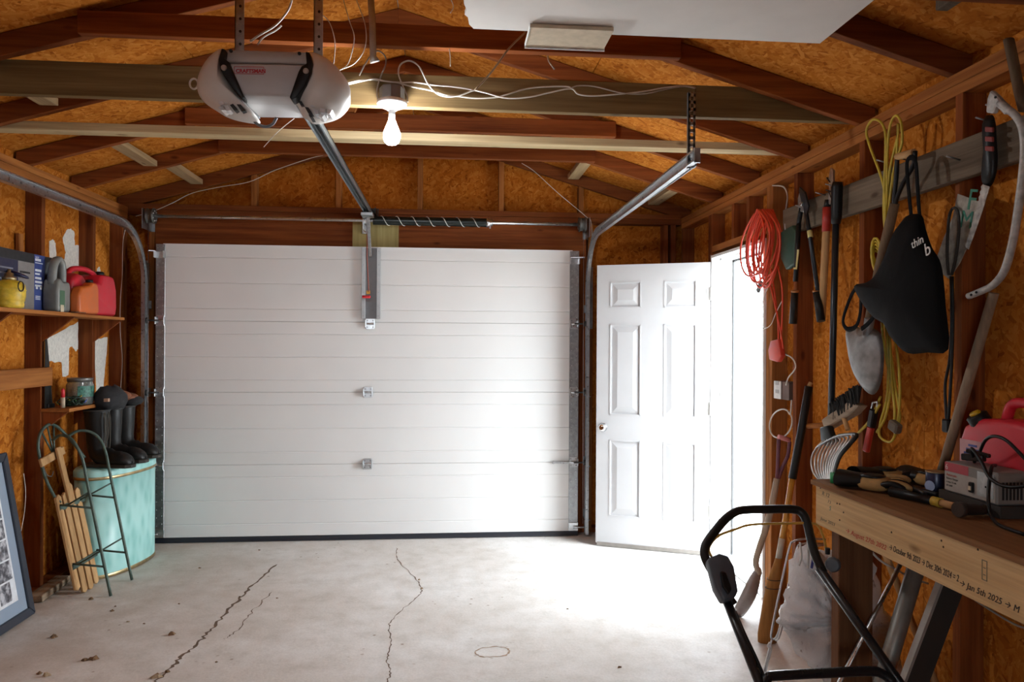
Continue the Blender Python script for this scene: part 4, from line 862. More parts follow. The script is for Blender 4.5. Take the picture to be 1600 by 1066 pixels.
sw = MB().bar((-2.235, 4.24, .022), (-2.262, 4.60, .022), .085, .038).build('lumber_offcut', wood('driftwood', (.2, .14, .09), (.42, .32, .22), 'y'), bev=.004); tag(sw, 'pale lumber offcut lying along the left wall behind the sled', 'lumber')
# ---- litter on the slab
LEAF = P('dry_leaf', (.17, .10, .05), .9, 0, .4, 90); LEAF2 = P('pale_dry_leaf', (.40, .30, .19), .9, 0, .3, 90)
rnd = random.Random(9)
LEAFL = {(142, 937): 'dry leaf nearest the foot of the sled runners', (268, 992): 'dark dry leaf alone left of the long floor crack', (85, 996): 'dry leaf close to the corner of the framed picture', (147, 1030): 'largest dark leaf clump near the bottom left', (72, 1056): 'pale dry leaf at the bottom left edge', (245, 1058): 'pale dry leaf at the near end of the long crack', (655, 906): 'pale leaf chip on the upper bend of the middle crack', (659, 920): 'pale leaf chip on the lower bend of the middle crack', (887, 952): 'tiny dark scrap in the bright floor before the doorway', (968, 1043): 'dark scrap at the bottom of the floor left of the mower', (405, 860): 'dark scrap just in front of the garage door seal', (312, 888): 'dark scrap right of the turquoise hamper'}
def leaf(px, py, r, m):
    c = on(px, py, z=.001); n = 9; mb = MB(); top = []; 
    ring = [c + Vector((r * rnd.uniform(.5, 1.25) * math.cos(2 * math.pi * k / n), r * .8 * rnd.uniform(.5, 1.25) * math.sin(2 * math.pi * k / n), 0)) for k in range(n)]
    up = [c + (p - c) * .6 + Vector((0, 0, rnd.uniform(.2, .7) * r)) for p in ring]
    mb.loft([ring, up], smooth=False); o = mb.build('dry_leaf', m); tag(o, LEAFL.get((px, py), 'tiny curled leaf crumb on the dirty left part of the floor'), 'leaf', 'dry leaf scraps on the floor')
for px, py, r, m in ((142, 937, .018, LEAF), (175, 955, .014, LEAF), (180, 948, .008, LEAF), (268, 992, .022, LEAF), (85, 996, .022, LEAF), (147, 1030, .026, LEAF), (133, 1032, .016, LEAF), (72, 1056, .020, LEAF2), (62, 1053, .016, LEAF), (245, 1058, .024, LEAF2), (262, 1050, .014, LEAF), (655, 906, .012, LEAF2), (659, 920, .012, LEAF2), (405, 860, .008, LEAF), (375, 933, .008, LEAF), (433, 935, .007, LEAF), (280, 944, .007, LEAF), (312, 888, .009, LEAF), (887, 952, .006, LEAF), (968, 1043, .010, LEAF), (338, 1035, .007, LEAF), (200, 972, .009, LEAF2), (225, 975, .008, LEAF)): leaf(px, py, r, m)
# ================================================================== right wall: plank and hanging tools
pl = thing('tool_plank', 'weathered grey plank nailed across the studs for hanging tools', 'plank', (1.781, 2.8, 2.01))
MB().box((1.763, 1.7, 2.012), (1.7995, 3.735, 2.147)).build('plank_board', grey('y'), pl, bev=.003)
for px, py in ((1258, 325), (1290, 305), (1306, 292), (1388, 255), (1416, 250), (1500, 250), (1547, 190), (1563, 170)):
    p = on(px, py, x=1.763); MB().tube([p, p + Vector((-.05, 0, .012))], .003, 6).build('nail', STEELD, pl)
def X(pts, x): return onx(pts, x)
def tool(name, label, cat, p, group=None): return thing(name, label, cat, tuple(p), group=group)
# orange cord
oc = tool('extension_cord', 'coiled orange extension cord hanging beside the doorway', 'extension cord', (1.745, 3.89, 1.75))
ORC = P('orange_cord', (.72, .075, .03), .45, 0, .08); rnd = random.Random(21); pts = []
for i in range(11):
    w = rnd.uniform(.09, .22); h = rnd.uniform(.17, .225); oy = rnd.uniform(-.03, .03); xo = 1.775 - .009 * i + rnd.uniform(-.006, .006)
    for k in range(14):
        a = math.pi / 2 + 2 * math.pi * k / 14; s = math.sin(a)
        wy = w * (1 - .75 * max(0, s) ** 2.5)
        pts.append(Vector((xo - .018 * (1 - s) / 2, 3.885 + oy * (1 - s) / 2 + wy * math.cos(a), 2.175 - .222 + h * s + (.222 - h))))
MB().tube(cr(pts, 2), .0056, 6).build('coil', ORC, oc)
for k, q in enumerate(([(1205, 420), (1212, 470), (1216, 510), (1216, 540)], [(1212, 400), (1222, 450), (1222, 500), (1219, 545)], [(1200, 430), (1214, 490), (1220, 520), (1224, 545)])): MB().tube(cr(X(q, 1.772 - .006 * k), 5), .005, 6).build('hanging_strand', ORC, oc)
MB().plate(X([(1212, 533), (1224, 530), (1228, 556), (1222, 566), (1210, 562), (1208, 548)], 1.775), (-.03, 0, 0)).build('triple_socket', P('red_orange_plastic', (.6, .05, .025), .4), oc, bev=.005, seg=2)
MB().tube(cr(X([(1176, 410), (1172, 425), (1178, 440), (1187, 442)], 1.72), 4), .004, 6).build('plug_lead', P('grey_cord', (.13, .14, .15), .5), oc)
MB().bar(on(1190, 440, x=1.72), on(1184, 456, x=1.72), .028, .018, up=(1, 0, 0)).build('plug', P('slate_plastic', (.16, .18, .19), .4), oc, bev=.004)
# thin wires around the doorway stud
cable('hanging_wire', X([(1203, 440), (1194, 465), (1185, 495), (1184, 508), (1192, 514), (1204, 508), (1212, 490), (1222, 470)], 1.765), .0026, CABLE, 'thin pale wire looping across the open doorway', 'wire')
cable('hanging_wire', X([(1207, 290), (1224, 292), (1230, 305), (1229, 320), (1226, 338)], 1.79), .004, CABLE, 'white cable end dangling under the top plate near the doorway', 'wire')
cable('electrical_cable', X([(1208, 548), (1222, 552), (1238, 560), (1243, 575), (1232, 590), (1228, 602)], 1.785), .0038, CABLE, 'white cable running into the wall outlet box')
cable('electrical_cable', [on(1220 + 17 * math.cos(a) + 5 * math.sin(a), 662 + 20 * math.sin(a) - 10 * math.cos(a), x=1.785 - .003 * a / 6) for a in [-.6 + 6.6 * k / 16 for k in range(17)]] + X([(1237, 625)], 1.79), .0042, CABLE, 'white cable ring below the wall outlet box')
eb = tool('outlet_box', 'metal outlet box with white receptacle beside the doorway', 'outlet', (1.82, 3.86, 1.2))
a = on(1210, 595, x=1.796); b_ = on(1232, 626, x=1.796)
MB().box((1.798, b_.y, b_.z), (1.86, a.y - .002, a.z)).build('steel_box', P('rusty_box', (.16, .10, .08), .6, .5), eb, bev=.002)
MB().box((1.792, a.y - .085, b_.z), (1.798, a.y, a.z)).build('receptacle', P('white_plastic', (.72, .72, .7), .4), eb, bev=.002)
for dz in (.03, .075): MB().box((1.790, a.y - .06, b_.z + dz), (1.793, a.y - .025, b_.z + dz + .02)).build('socket', P('grey_cap', (.4, .38, .37), .4), eb)
# green pouch
gp = tool('garden_scoop', 'dark green plastic scoop hanging behind the loppers', 'scoop', on(1238, 420, x=1.76))
MB().plate(X([(1224, 365), (1246, 352), (1252, 360), (1250, 412), (1236, 422), (1228, 404)], 1.758), (-.03, 0, 0)).build('scoop_body', P('bottle_green', (.012, .055, .035), .5), gp, bev=.008, seg=2)
MB().tube(X([(1227, 350), (1228, 366)], 1.765), .006, 8).build('handle', P('grey_cap', (.4, .38, .37), .4), gp)
# loppers
lo = tool('loppers', 'long black-handled garden loppers hanging on the plank', 'loppers', on(1260, 505, x=1.73))
BSTEEL = P('blue_black_steel', (.03, .035, .042), .35, .5)
MB().plate(X([(1250, 330), (1250, 310), (1254, 294), (1259, 300), (1262, 318), (1259, 332)], 1.735), (-.012, 0, 0)).build('blade', STEELD, lo, bev=.002)
MB().plate(X([(1256, 320), (1251, 300), (1252, 292), (1260, 300), (1266, 322), (1262, 336)], 1.722), (-.01, 0, 0)).build('hook_blade', BSTEEL, lo, bev=.002)
MB().lathe([(.010, 0), (.010, .012)], on(1254, 319, x=1.712), 12, (-1, 0, 0)).build('pivot_bolt', STEEL, lo)
for q, r in (([(1252, 325), (1248, 350)], .011), ([(1248, 350), (1243, 440)], .012), ): MB().tube(X(q, 1.73), r, 10).build('handle', BLACK, lo)
MB().tube(X([(1258, 322), (1265, 365), (1278, 455)], 1.722), .010, 10).build('handle', BSTEEL, lo)
MB().tube(X([(1242, 455), (1239, 506)], 1.73), [.017, .019], 12).build('grip', RUBBER, lo); MB().tube(X([(1276, 455), (1283, 502)], 1.722), [.018, .019], 12).build('grip', RUBBER, lo)
MB().tube(X([(1265, 361), (1266.5, 371)], 1.722), .0125, 10).build('label', P('cream_yellow_label', (.6, .52, .2), .6), lo)
MB().plate(X([(1246, 390), (1249, 390), (1245.5, 421), (1240, 421), (1240.5, 418), (1243.5, 418)], 1.716), (-.002, 0, 0)).build('gold_print', P('gold_print', (.5, .42, .16), .5), lo)
for p, xx in (((1242, 456), 1.73), ((1276, 456), 1.722)): MB().tube([on(p[0] + .3, p[1] - 2, x=xx), on(p[0], p[1] + 1, x=xx)], .0185, 12).build('orange_ring', P('amber_ring', (.45, .18, .05), .5), lo)
# red-sleeved wooden handle
rh = tool('hoe_handle', 'wooden tool handle with red sleeve hanging on the plank', 'tool handle', on(1285, 495, x=1.75))
MB().tube(X([(1291, 360), (1288, 420), (1284, 498)], 1.742), .017, 12).build('wooden_shaft', wood('honey_pine', (.38, .21, .085), (.62, .38, .18), 'z', knots=False), rh)
MB().tube(X([(1292, 324), (1291, 362)], 1.742), .019, 12).build('red_sleeve', P('red_paint', (.42, .03, .02), .45), rh)
MB().tube(X([(1293, 312), (1292, 326)], 1.742), [.012, .016], 10).build('black_cap', BLACK, rh)
sh_ = tool('pruning_shears', 'small steel hand pruners hanging between the handles', 'pruners', on(1298, 320, x=1.75))
MB().plate(X([(1298, 280), (1301, 262), (1305, 266), (1305, 290), (1300, 320), (1297, 318), (1299, 296)], 1.752), (-.012, 0, 0)).build('blade', STEEL, sh_, bev=.002)
for q in ([(1298, 285), (1292, 278)], [(1300, 300), (1291, 297)], [(1302, 318), (1296, 300)]): MB().tube(X(q, 1.742), .004, 6).build('handle', BLACK, sh_)
# black-handled curved fork
fk = tool('bedding_fork', 'long black-handled scoop fork with curved steel tines', 'fork', on(1298, 750, x=1.66))
MB().tube(X([(1306, 345), (1302, 520), (1298, 672)], 1.722), .0145, 12).build('handle', BSTEEL, fk)
MB().tube(X([(1309, 284), (1308, 292), (1307, 340), (1306, 350)], 1.722), [.02, .025, .023, .019], 12).build('grip', BLACK, fk)
MB().plate(X([(1290, 668), (1302, 665), (1307, 680), (1313, 690), (1300, 698), (1292, 690)], 1.70), (-.03, 0, 0)).build('socket', BLACK, fk, bev=.006, seg=2)
Lp, Rp, xs = [(1291, 684), (1276, 700), (1268, 718), (1271, 738), (1284, 753)], [(1312, 680), (1338, 679), (1328, 694), (1311, 716), (1300, 753)], [1.69, 1.64, 1.60, 1.59, 1.62]
for k in range(11):
    f = k / 10; q = [on(l[0] + (r[0] - l[0]) * f, l[1] + (r[1] - l[1]) * f, x=x) for l, r, x in zip(Lp, Rp, xs)]
    MB().tube(cr(q, 6), .0048 if k < 10 else .009, 8, flat=.7).build('tine', P('pale_tine_steel', (.6, .6, .6), .35, .7) if k < 10 else BLACK, fk)
MB().tube(cr([on(Lp[1][0] + (Rp[1][0] - Lp[1][0]) * f, Lp[1][1] + (Rp[1][1] - Lp[1][1]) * f - 7 * math.sin(math.pi * f), x=1.645) for f in (0, .25, .5, .75, 1)], 5), .007, 8, flat=.6).build('crown', STEELD, fk)
# yellow cord
yc = tool('extension_cord', 'yellow extension cord hanging in long loops behind the black bag', 'extension cord', on(1395, 690, x=1.74))
YC = P('yellow_cord', (.50, .37, .035), .5, 0, .15)
for i, q in enumerate(([(1384, 350), (1382, 300), (1374, 268), (1358, 225), (1354, 203), (1364, 187), (1378, 193), (1384, 215), (1383, 260), (1381, 330), (1386, 400), (1390, 500), (1392, 580), (1398, 640), (1396, 670)],
          [(1383, 360), (1386, 300), (1386, 250), (1390, 200), (1399, 181), (1408, 192), (1409, 225), (1398, 260), (1392, 300), (1386, 370), (1384, 440), (1378, 505), (1385, 560), (1392, 600), (1384, 650), (1370, 676)],
          [(1384, 340), (1390, 270), (1402, 215), (1403, 195), (1400, 260), (1390, 320), (1383, 400), (1382, 500), (1390, 540), (1398, 600), (1406, 650), (1400, 672)],
          [(1376, 620), (1360, 655), (1340, 678)], [(1375, 632), (1358, 660), (1342, 676)],
          [(1384, 510), (1388, 560), (1386, 620), (1376, 660), (1374, 680), (1385, 690), (1396, 686), (1404, 650), (1406, 600), (1400, 540), (1388, 500)])):
    MB().tube(cr(X(q, 1.742 + .004 * (i % 4)), 6), .0052, 6).build('cord_strand', YC, yc)
for i in range(5): MB().tube([on(1371 + (6 + i * .7) * math.cos(a) + 3 * math.sin(a), 402 + (10 + 5 * i) * math.sin(a), x=1.725 - .006 * i) for a in [2 * math.pi * k / 14 for k in range(14)]], .005, 6, closed=True).build('wrapped_turn', YC, yc)
MB().bar(on(1392, 662, x=1.73), on(1405, 672, x=1.73), .04, .03, up=(1, 0, 0)).build('plug', P('dusty_plug', (.13, .10, .07), .6), yc, bev=.006)
# D-handled spade
sp = tool('garden_spade', 'D-handled spade hanging blade down behind the black bag', 'spade', on(1362, 617, x=1.68))
MB().tube(X([(1402, 245), (1415, 242), (1428, 238)], 1.70), [.013, .0145, .013], 12).build('grip', wood('honey_pine', (.38, .21, .085), (.62, .38, .18), 'y', knots=False), sp)
for q in ([(1402, 245), (1400, 280), (1397, 308), (1397, 325)], [(1430, 236), (1427, 258), (1412, 285), (1402, 308), (1398, 325)]): MB().tube(cr(X(q, 1.70), 5), .0085, 8).build('yoke', BLACK, sp)
MB().tube(X([(1398, 318), (1388, 360), (1374, 420), (1357, 505)], 1.70), [.017, .019, .019, .017], 12).build('shaft', wood('dark_ash', (.12, .075, .045), (.26, .18, .11), 'z', knots=False), sp)
ol = [(1323, 514), (1326, 545), (1333, 578), (1346, 604), (1362, 617), (1373, 608), (1380, 582), (1381, 552), (1377, 524), (1367, 514), (1357, 508), (1346, 512), (1335, 510)]
MB().pillow(cr(X(ol, 1.69), 3, True), (-1, 0, 0), .045, -.038, 8, .8).build('blade', P('scuffed_steel', (.27, .27, .27), .58, .5, .35, 18), sp)
MB().tube(X([(1359, 498), (1352, 540), (1350, 565)], 1.672), [.02, .016, .004], 10).build('socket', P('scuffed_steel', (.27, .27, .27), .58, .5, .35, 18), sp)
# black tote bag
tbg = tool('tote_bag', 'black cloth tote bag slung over the spade handle', 'bag', on(1440, 552, x=1.62))
CLOTH = P('black_cloth', (.0042, .0042, .0046), .85, 0, .3, 12, .3, spec=.15)
ol = [(1408, 347), (1420, 336), (1440, 336), (1446, 356), (1456, 386), (1468, 406), (1474, 432), (1478, 480), (1482, 546), (1450, 551), (1418, 552), (1398, 534), (1386, 510), (1366, 497), (1348, 474), (1335, 447), (1352, 442), (1370, 430), (1386, 400), (1398, 368)]
MB().pillow(cr(X(ol, 1.63), 3, True), (-1, 0, 0), .065, .03, 8, .6, on(1424, 455, x=1.63)).build('bag_body', CLOTH, tbg)
for q, xx in (([(1424, 340), (1420, 300), (1417, 256), (1424, 246), (1431, 256), (1434, 300), (1437, 340)], 1.665), ([(1340, 447), (1330, 462), (1319, 492), (1318, 507), (1326, 515), (1338, 509), (1344, 490), (1346, 462), (1350, 450)], 1.615), ([(1368, 470), (1366, 492), (1356, 506), (1346, 514)], 1.63)):
    MB().tube(cr(X(q, xx), 5), .010, 8, flat=.35, up=(1, 0, 0)).build('strap', CLOTH, tbg)
LET = P('white_lettering', (.55, .55, .53), .7)
dn = (on(1446, 377, x=1.57) - on(1430, 386, x=1.57)); up_ = Vector((0, dn.z, -dn.y)); up_ = up_ if up_.z > 0 else -up_
text('lettering', 'thin', .042, LET, on(1425, 389, x=1.589), dn, up_, tbg, .001); text('lettering', 'b', .062, LET, on(1446, 401, x=1.591), dn, up_, tbg, .001)
# painted tin sign
sg = tool('tin_sign', 'battered white and green lettered sign scrap on the right wall', 'sign', on(1485, 435, x=1.775))
MB().plate(X([(1498, 303), (1536, 317), (1528, 346), (1513, 385), (1500, 412), (1484, 436), (1474, 428), (1466, 400), (1476, 372), (1490, 340)], 1.782), (-.004, 0, 0)).build('sign_sheet', P('dirty_white_enamel', (.32, .30, .25), .5, 0, .45, 30), sg)
GS = P('sign_green', (.03, .20, .13), .5, 0, .2)
dn = on(1526, 322, x=1.777) - on(1507, 314, x=1.777); up_ = on(1511, 304, x=1.777) - on(1507, 314, x=1.777)
dd = (on(1503, 345, x=1.777) - on(1513, 310, x=1.777))
text('sign_letter', 'F', .10, GS, on(1509, 327, x=1.7775), (0, -1, -.25), (0, -.25, 1), sg, .0008); text('sign_letter', 'M', .085, GS, on(1498, 355, x=1.7775), (0, -1, -.25), (0, -.25, 1), sg, .0008)
MB().tube(cr(X([(1482, 430), (1480, 400), (1481, 360), (1484, 335), (1490, 325), (1497, 332), (1498, 365), (1493, 405), (1487, 430)], 1.765), 5), .005, 6).build('hanging_lace', P('dark_cord', (.03, .022, .016), .7), sg)
bc = tool('power_cord', 'black power cord with plug hanging below the sign', 'power cord', on(1480, 690, x=1.76))
for q in ([(1486, 432), (1487, 500), (1484, 560), (1477, 600), (1478, 640), (1480, 668)], [(1488, 432), (1489, 500), (1487, 570), (1483, 640), (1481, 668)]): MB().tube(cr(X(q, 1.765), 5), .005, 6).build('cord', BLACK, bc)
MB().bar(on(1480, 655, x=1.76), on(1480, 676, x=1.76), .035, .022, up=(1, 0, 0)).build('plug', BLACK, bc, bev=.005)
# pruning saw
ps = tool('pruning_saw', 'folding pruning saw with black and red grip', 'saw', on(1512, 390, x=1.73))
MB().pillow(cr(X([(1538, 186), (1546, 180), (1554, 184), (1556, 215), (1558, 250), (1555, 278), (1547, 292), (1537, 291), (1538, 265), (1541, 230)], 1.735), 3, True), (-1, 0, 0), .02, .012, 6, .5).build('grip', BLACK, ps)
for y in (198, 213, 228): MB().plate(X([(1542, y), (1554, y + 1), (1554, y + 9), (1542, y + 8)], 1.722), (-.008, 0, 0)).build('red_inlay', P('dark_red_inlay', (.20, .025, .02), .5), ps, bev=.002)
top = [on(1547 - 32 * f - 6 * f * f + 5 * f, 292 + 98 * f, x=1.73) for f in [k / 24 for k in range(25)]]; bot = []
for k in range(25):
    f = k / 24; w = 11 * (1 - f * .55) + (1.6 if k % 2 else 0); p = on(1547 - 32 * f - 6 * f * f + 5 * f - w, 290 + 98 * f - 2, x=1.73); bot.append(p)
MB().plate(top + bot[::-1], (-.002, 0, 0)).build('toothed_blade', P('spotted_steel', (.4, .38, .35), .4, .8, .4, 50), ps)
# bow saw frame
bw = tool('bow_saw', 'chipped pale grey tubular bow saw frame at the far right', 'saw', on(1520, 463, x=1.69))
GT = P('chipped_grey_paint', (.42, .41, .39), .5, .1, .3, 45)
MB().tube(cr(X([(1563, 160), (1574, 170), (1588, 182), (1598, 202), (1601, 236), (1597, 282), (1589, 340), (1581, 384), (1569, 424), (1551, 446), (1531, 456), (1514, 463)], 1.69), 5), .0125, 12, flat=.85).build('tube_frame', GT, bw)
MB().plate(X([(1549, 176), (1551, 155), (1556, 141), (1568, 152), (1584, 172), (1578, 180), (1564, 166), (1560, 178)], 1.70), (-.02, 0, 0)).build('tension_lever', GT, bw, bev=.004)
for p in ((1556, 152), (1518, 461), (1526, 457)): MB().lathe([(.004, 0), (.004, .003)], on(p[0], p[1], x=1.678), 8, (-1, 0, 0)).build('rivet', BLACK, bw)
ah = MB().tube(cr(X([(1576, 62), (1584, 100), (1592, 140), (1600, 172)], 1.73), 4), [.017] * 13, 10, flat=.7).build('axe_handle', wood('dark_ash', (.12, .075, .045), (.26, .18, .11), 'z', knots=False)); tag(ah, 'worn wooden axe handle at the top right corner', 'tool handle')
# long worn pole standing on the bench
p0 = on(1553, 458, x=1.765); p1 = on(1476, 722, x=1.735); p1 = p1 + (p1 - p0) * ((p1.z - .955) / (p0.z - p1.z))
wp = MB().tube([p0, p0 + (p1 - p0) * .5, p1], [.0155, .017, .016], 12).build('wooden_pole', wood('old_ash', (.17, .12, .08), (.34, .26, .18), 'z', knots=False)); tag(wp, 'long worn wooden pole leaning from the bench to the wall', 'pole')
# push broom head
pb = tool('push_broom', 'push broom head with black bristles hung on the right wall', 'broom', on(1330, 668, x=1.72))
MB().plate(X([(1299, 656), (1341, 628), (1358, 634), (1346, 647), (1304, 671)], 1.75), (-.05, 0, 0)).build('wood_block', wood('pale_dusty_wood', (.30, .23, .16), (.50, .41, .31), 'y', knots=False), pb, bev=.005)
rnd = random.Random(8); mb = MB()
for k in range(420):
    f = rnd.random(); a = on(1302 + 40 * f, 656 - 27 * f, x=1.75 - .05 * rnd.random()); mb.bar(a, a + Vector((rnd.uniform(-.01, .01), rnd.uniform(-.012, .03), rnd.uniform(.05, .075))), .005, .005)
tag(mb.build('bristles', P('black_bristle', (.012, .011, .010), .9), pb), kind='stuff')
MB().tube(X([(1318, 652), (1325, 672)], 1.71), .010, 8).build('ferrule', wood('honey_pine', (.38, .21, .085), (.62, .38, .18), 'z', knots=False), pb)
pg = MB().tube(X([(1262, 666), (1280, 665), (1290, 664)], 1.74), .013, 10).build('wooden_peg', fir('y')); tag(pg, 'short wooden peg on the stud next to the fork socket', 'peg')
rt_ = tool('pry_bar', 'red bar with black hooked grip leaning on the right wall', 'pry bar', on(1353, 705, x=1.73))
MB().bar(on(1361, 668, x=1.74), on(1353, 706, x=1.73), .03, .02, up=(1, 0, 0)).build('red_bar', P('red_paint', (.42, .03, .02), .45), rt_, bev=.004)
MB().bar(on(1366, 640, x=1.745), on(1361, 668, x=1.74), .034, .026, up=(1, 0, 0)).build('black_grip', BLACK, rt_, bev=.005)
MB().tube(X([(1362, 640), (1364, 629), (1371, 628), (1371, 640)], 1.745), .005, 6).build('hang_loop', STEEL, rt_)
# ================================================================== tools standing by the doorway
gs = tool('grain_scoop', 'wooden-shafted scoop with pink D-grip standing by the doorway', 'shovel', on(1155, 968, y=3.75))
YS = 3.75
PK = P('faded_pink_plastic', (.60, .22, .22), .5); PUR = P('plum_plastic', (.16, .05, .075), .5)
Ys = lambda q, y=YS: ony(q, y)
MB().tube(Ys([(1216, 683), (1225, 685), (1234, 688)]), .014, 10).build('grip', PK, gs)
for q in ([(1217, 686), (1216, 712), (1215, 735), (1214, 752)], [(1234, 690), (1231, 712), (1222, 732), (1215, 752)]): MB().tube(cr(Ys(q), 4), .010, 8).build('yoke', PUR, gs)
shp = cr(Ys([(1214, 748), (1206, 790), (1196, 828), (1186, 858), (1181, 880), (1186, 897)]), 5)
MB().tube(shp, .0165, 12).build('shaft', wood('grey_ash', (.34, .26, .19), (.55, .46, .36), 'z', knots=False), gs)
bo = ony([(1190, 893), (1184, 886), (1172, 900), (1158, 928), (1146, 956), (1157, 966), (1172, 950), (1184, 926)], YS)
MB().pillow(cr(bo, 3, True), (-.25, -.95, .1), .02, -.014, 6, .7).build('blade', P('dull_aluminium', (.36, .33, .32), .5, .6, .15), gs)
br = tool('corn_broom', 'corn broom with yellow handle and black foam grip by the doorway', 'broom', on(1203, 1003, y=3.42))
B_ = lambda q: ony(q, 3.42)
MB().tube(B_([(1267, 598), (1264, 604)]), .010, 10).build('handle_tip', wood('honey_pine', (.38, .21, .085), (.62, .38, .18), 'z', knots=False), br)
MB().tube(B_([(1264, 604), (1252, 675), (1238, 748)]), .019, 12).build('foam_grip', RUBBER, br)
MB().tube(B_([(1238, 747), (1228, 810), (1222, 842)]), .0145, 12).build('yellow_shaft', P('amber_lacquer', (.52, .24, .03), .35), br)
MB().tube(B_([(1222, 841), (1216, 876)]), .0148, 12).build('white_label', P('cream_label', (.52, .47, .38), .6), br)
cs = [((1217, 872), .016, .016), ((1214, 886), .022, .02), ((1210, 905), .033, .026), ((1206, 935), .040, .028), ((1203, 965), .046, .030), ((1200, 990), .050, .032), ((1199, 1003), .046, .03)]
rg = []
for p, r1, r2 in cs: c = on(p[0], p[1], y=3.42); rg.append([c + Vector((r1 * math.cos(2 * math.pi * k / 20), r2 * math.sin(2 * math.pi * k / 20), 0)) for k in range(20)])
MB().loft(rg).build('straw_head', wood('broom_straw', (.26, .105, .028), (.50, .24, .07), 'z', knots=False), br)
for p, r1, r2 in ((cs[2][0], .035, .028), ((1208, 918), .038, .029)): c = on(p[0], p[1], y=3.42); MB().tube([c + Vector((r1 * math.cos(2 * math.pi * k / 20), r2 * math.sin(2 * math.pi * k / 20), 0)) for k in range(20)], .002, 5, closed=True).build('stitching', P('dark_wire', (.05, .04, .03), .5, .7), br)
# bent wire rack
wr = tool('wire_rack', 'bent steel wire rack standing behind the mower handle', 'rack', on(1205, 1000, y=3.1))
for q, y in (([(1290, 843), (1262, 842), (1240, 846), (1233, 858), (1218, 925), (1206, 985), (1206, 998), (1213, 996), (1220, 975), (1232, 915), (1244, 862), (1254, 850), (1290, 850)], 3.1), ([(1290, 852), (1250, 856), (1246, 868), (1233, 925), (1219, 990), (1212, 1002)], 3.06), ([(1206, 1000), (1198, 1030), (1188, 1068)], 3.1), ([(1203, 1004), (1200, 1010), (1205, 1014), (1196, 1050), (1192, 1068)], 3.1)):
    MB().tube(cr(ony(q, y), 5), .0045, 8).build('wire', STEEL, wr)
# clear rubbish bag
def film():
    m, t, b = nt('crinkled_clear_film'); v = coords(t)
    b.inputs['Base Color'].default_value = (.82, .82, .83, 1); b.inputs['Roughness'].default_value = .22; b.inputs['Transmission Weight'].default_value = .15; b.inputs['IOR'].default_value = 1.1
    f = noise(t, coords(t, (1, 1, .5)), 26, 6, .7); bump(t, b, f, .8, .02)
    st_ = ramp(t, noise(t, coords(t, (2.2, 2.2, 1.1), loc=(3, 1, 2)), 14, 4), [(.66, (.86, .86, .88)), (.74, (.30, .26, .24))]); t.links.new(st_.outputs[0], b.inputs['Base Color']); return m
gbg = tool('plastic_bag', 'crinkled clear plastic rubbish bag hanging behind the bench leg', 'plastic bag', on(1320, 1060, y=2.75))
ol = [(1240, 880), (1246, 862), (1262, 852), (1285, 856), (1310, 858), (1340, 862), (1360, 872), (1372, 905), (1384, 955), (1394, 975), (1398, 1010), (1404, 1060), (1398, 1095), (1350, 1100), (1300, 1070), (1262, 1043), (1243, 1015), (1234, 988), (1222, 976), (1220, 960), (1232, 946), (1237, 918)]
rnd = random.Random(14); op_ = cr(ony(ol, 2.76), 3, True); op_ = [p + Vector((rnd.uniform(-.004, .004), rnd.uniform(-.03, .03), rnd.uniform(-.004, .004))) for p in op_]
MB().pillow(op_, (0, -1, 0), .09, .08, 14, .45).crumple(.022, 9, 3).build('film', film(), gbg)
for q in ([(1250, 848), (1252, 870), (1248, 884)], [(1262, 846), (1263, 870), (1262, 888)]): MB().tube(cr(ony(q, 2.66), 4), .006, 8, flat=.5).build('clip_arm', P('pale_clip', (.45, .44, .42), .5), gbg)
MB().tube(cr(ony([(1272, 852), (1271, 870), (1268, 888)], 2.65), 4), .007, 8, flat=.6).build('blue_clip', P('blue_clip', (.02, .03, .22), .35), gbg)
# ================================================================== workbench
AX, BT = 1.33, .95
wbn = thing('workbench', 'rough plywood workbench with dated handwriting along its front board', 'workbench', (1.55, 1.6, 0))
MB().box((AX - .012, .35, BT - .018), (XR - .001, 2.56, BT)).build('plywood_top', wood('brown_plywood', (.17, .075, .028), (.31, .155, .062), 'y'), wbn, bev=.002)
apron = MB().box((AX, .35, .792), (AX + .038, 2.545, BT - .0185)).build('front_board', wood('yellow_pine', (.60, .385, .175), (.78, .55, .29), 'y'), wbn, bev=.003)
MB().box((AX + .038, 2.507, .80), (XR - .001, 2.545, BT - .0185)).build('end_board', red('x'), wbn, bev=.003)
for y in (2.455, .42): MB().box((AX + .012 + .0265, y, 0), (AX + .165, y + .05, BT - .02)).build('leg', wood('brown_post', (.10, .042, .018), (.21, .095, .042), 'z'), wbn, bev=.003)
INK = P('black_ink', (.025, .02, .018), .8); RINK = P('red_ink', (.45, .06, .035), .8); PENC = P('pencil', (.16, .15, .10), .8); GINK = P('green_ink', (.06, .22, .16), .8)
def write(body, y, z, size, mat, width=None, drop=0.0):
    o = text('handwriting', body, size, mat, (AX - .0006, y, z), (0, -1, drop), (0, 0, 1), None, .0003, shear=.25)
    if width:
        xs = [v.co.y for v in o.data.vertices]; w = max(xs) - min(xs); s = width / w; y0 = max(xs)
        for v in o.data.vertices: v.co.y = y0 + (v.co.y - y0) * s
    off = parent_world(wbn) 
    for v in o.data.vertices: v.co -= off
    o.parent = wbn; return o
write('\u2192 August 27th 2022', 2.345, .812, .022, RINK, .225, .02)
write('\u2192 October 9th 2023 \u2192 Dec 30th 2024 = 2', 2.105, .822, .026, INK, .30, 0)
write('\u2192 Jan 5th 2025 \u2192 M', 1.80, .815, .023, INK, .20, 0)
write('June 2021', 2.51, .815, .016, PENC, .10)
write('R 12', 2.50, .905, .020, PENC, .05); write('5', 2.45, .862, .022, GINK); write('7 3', 2.46, .885, .016, PENC)
mb = MB()
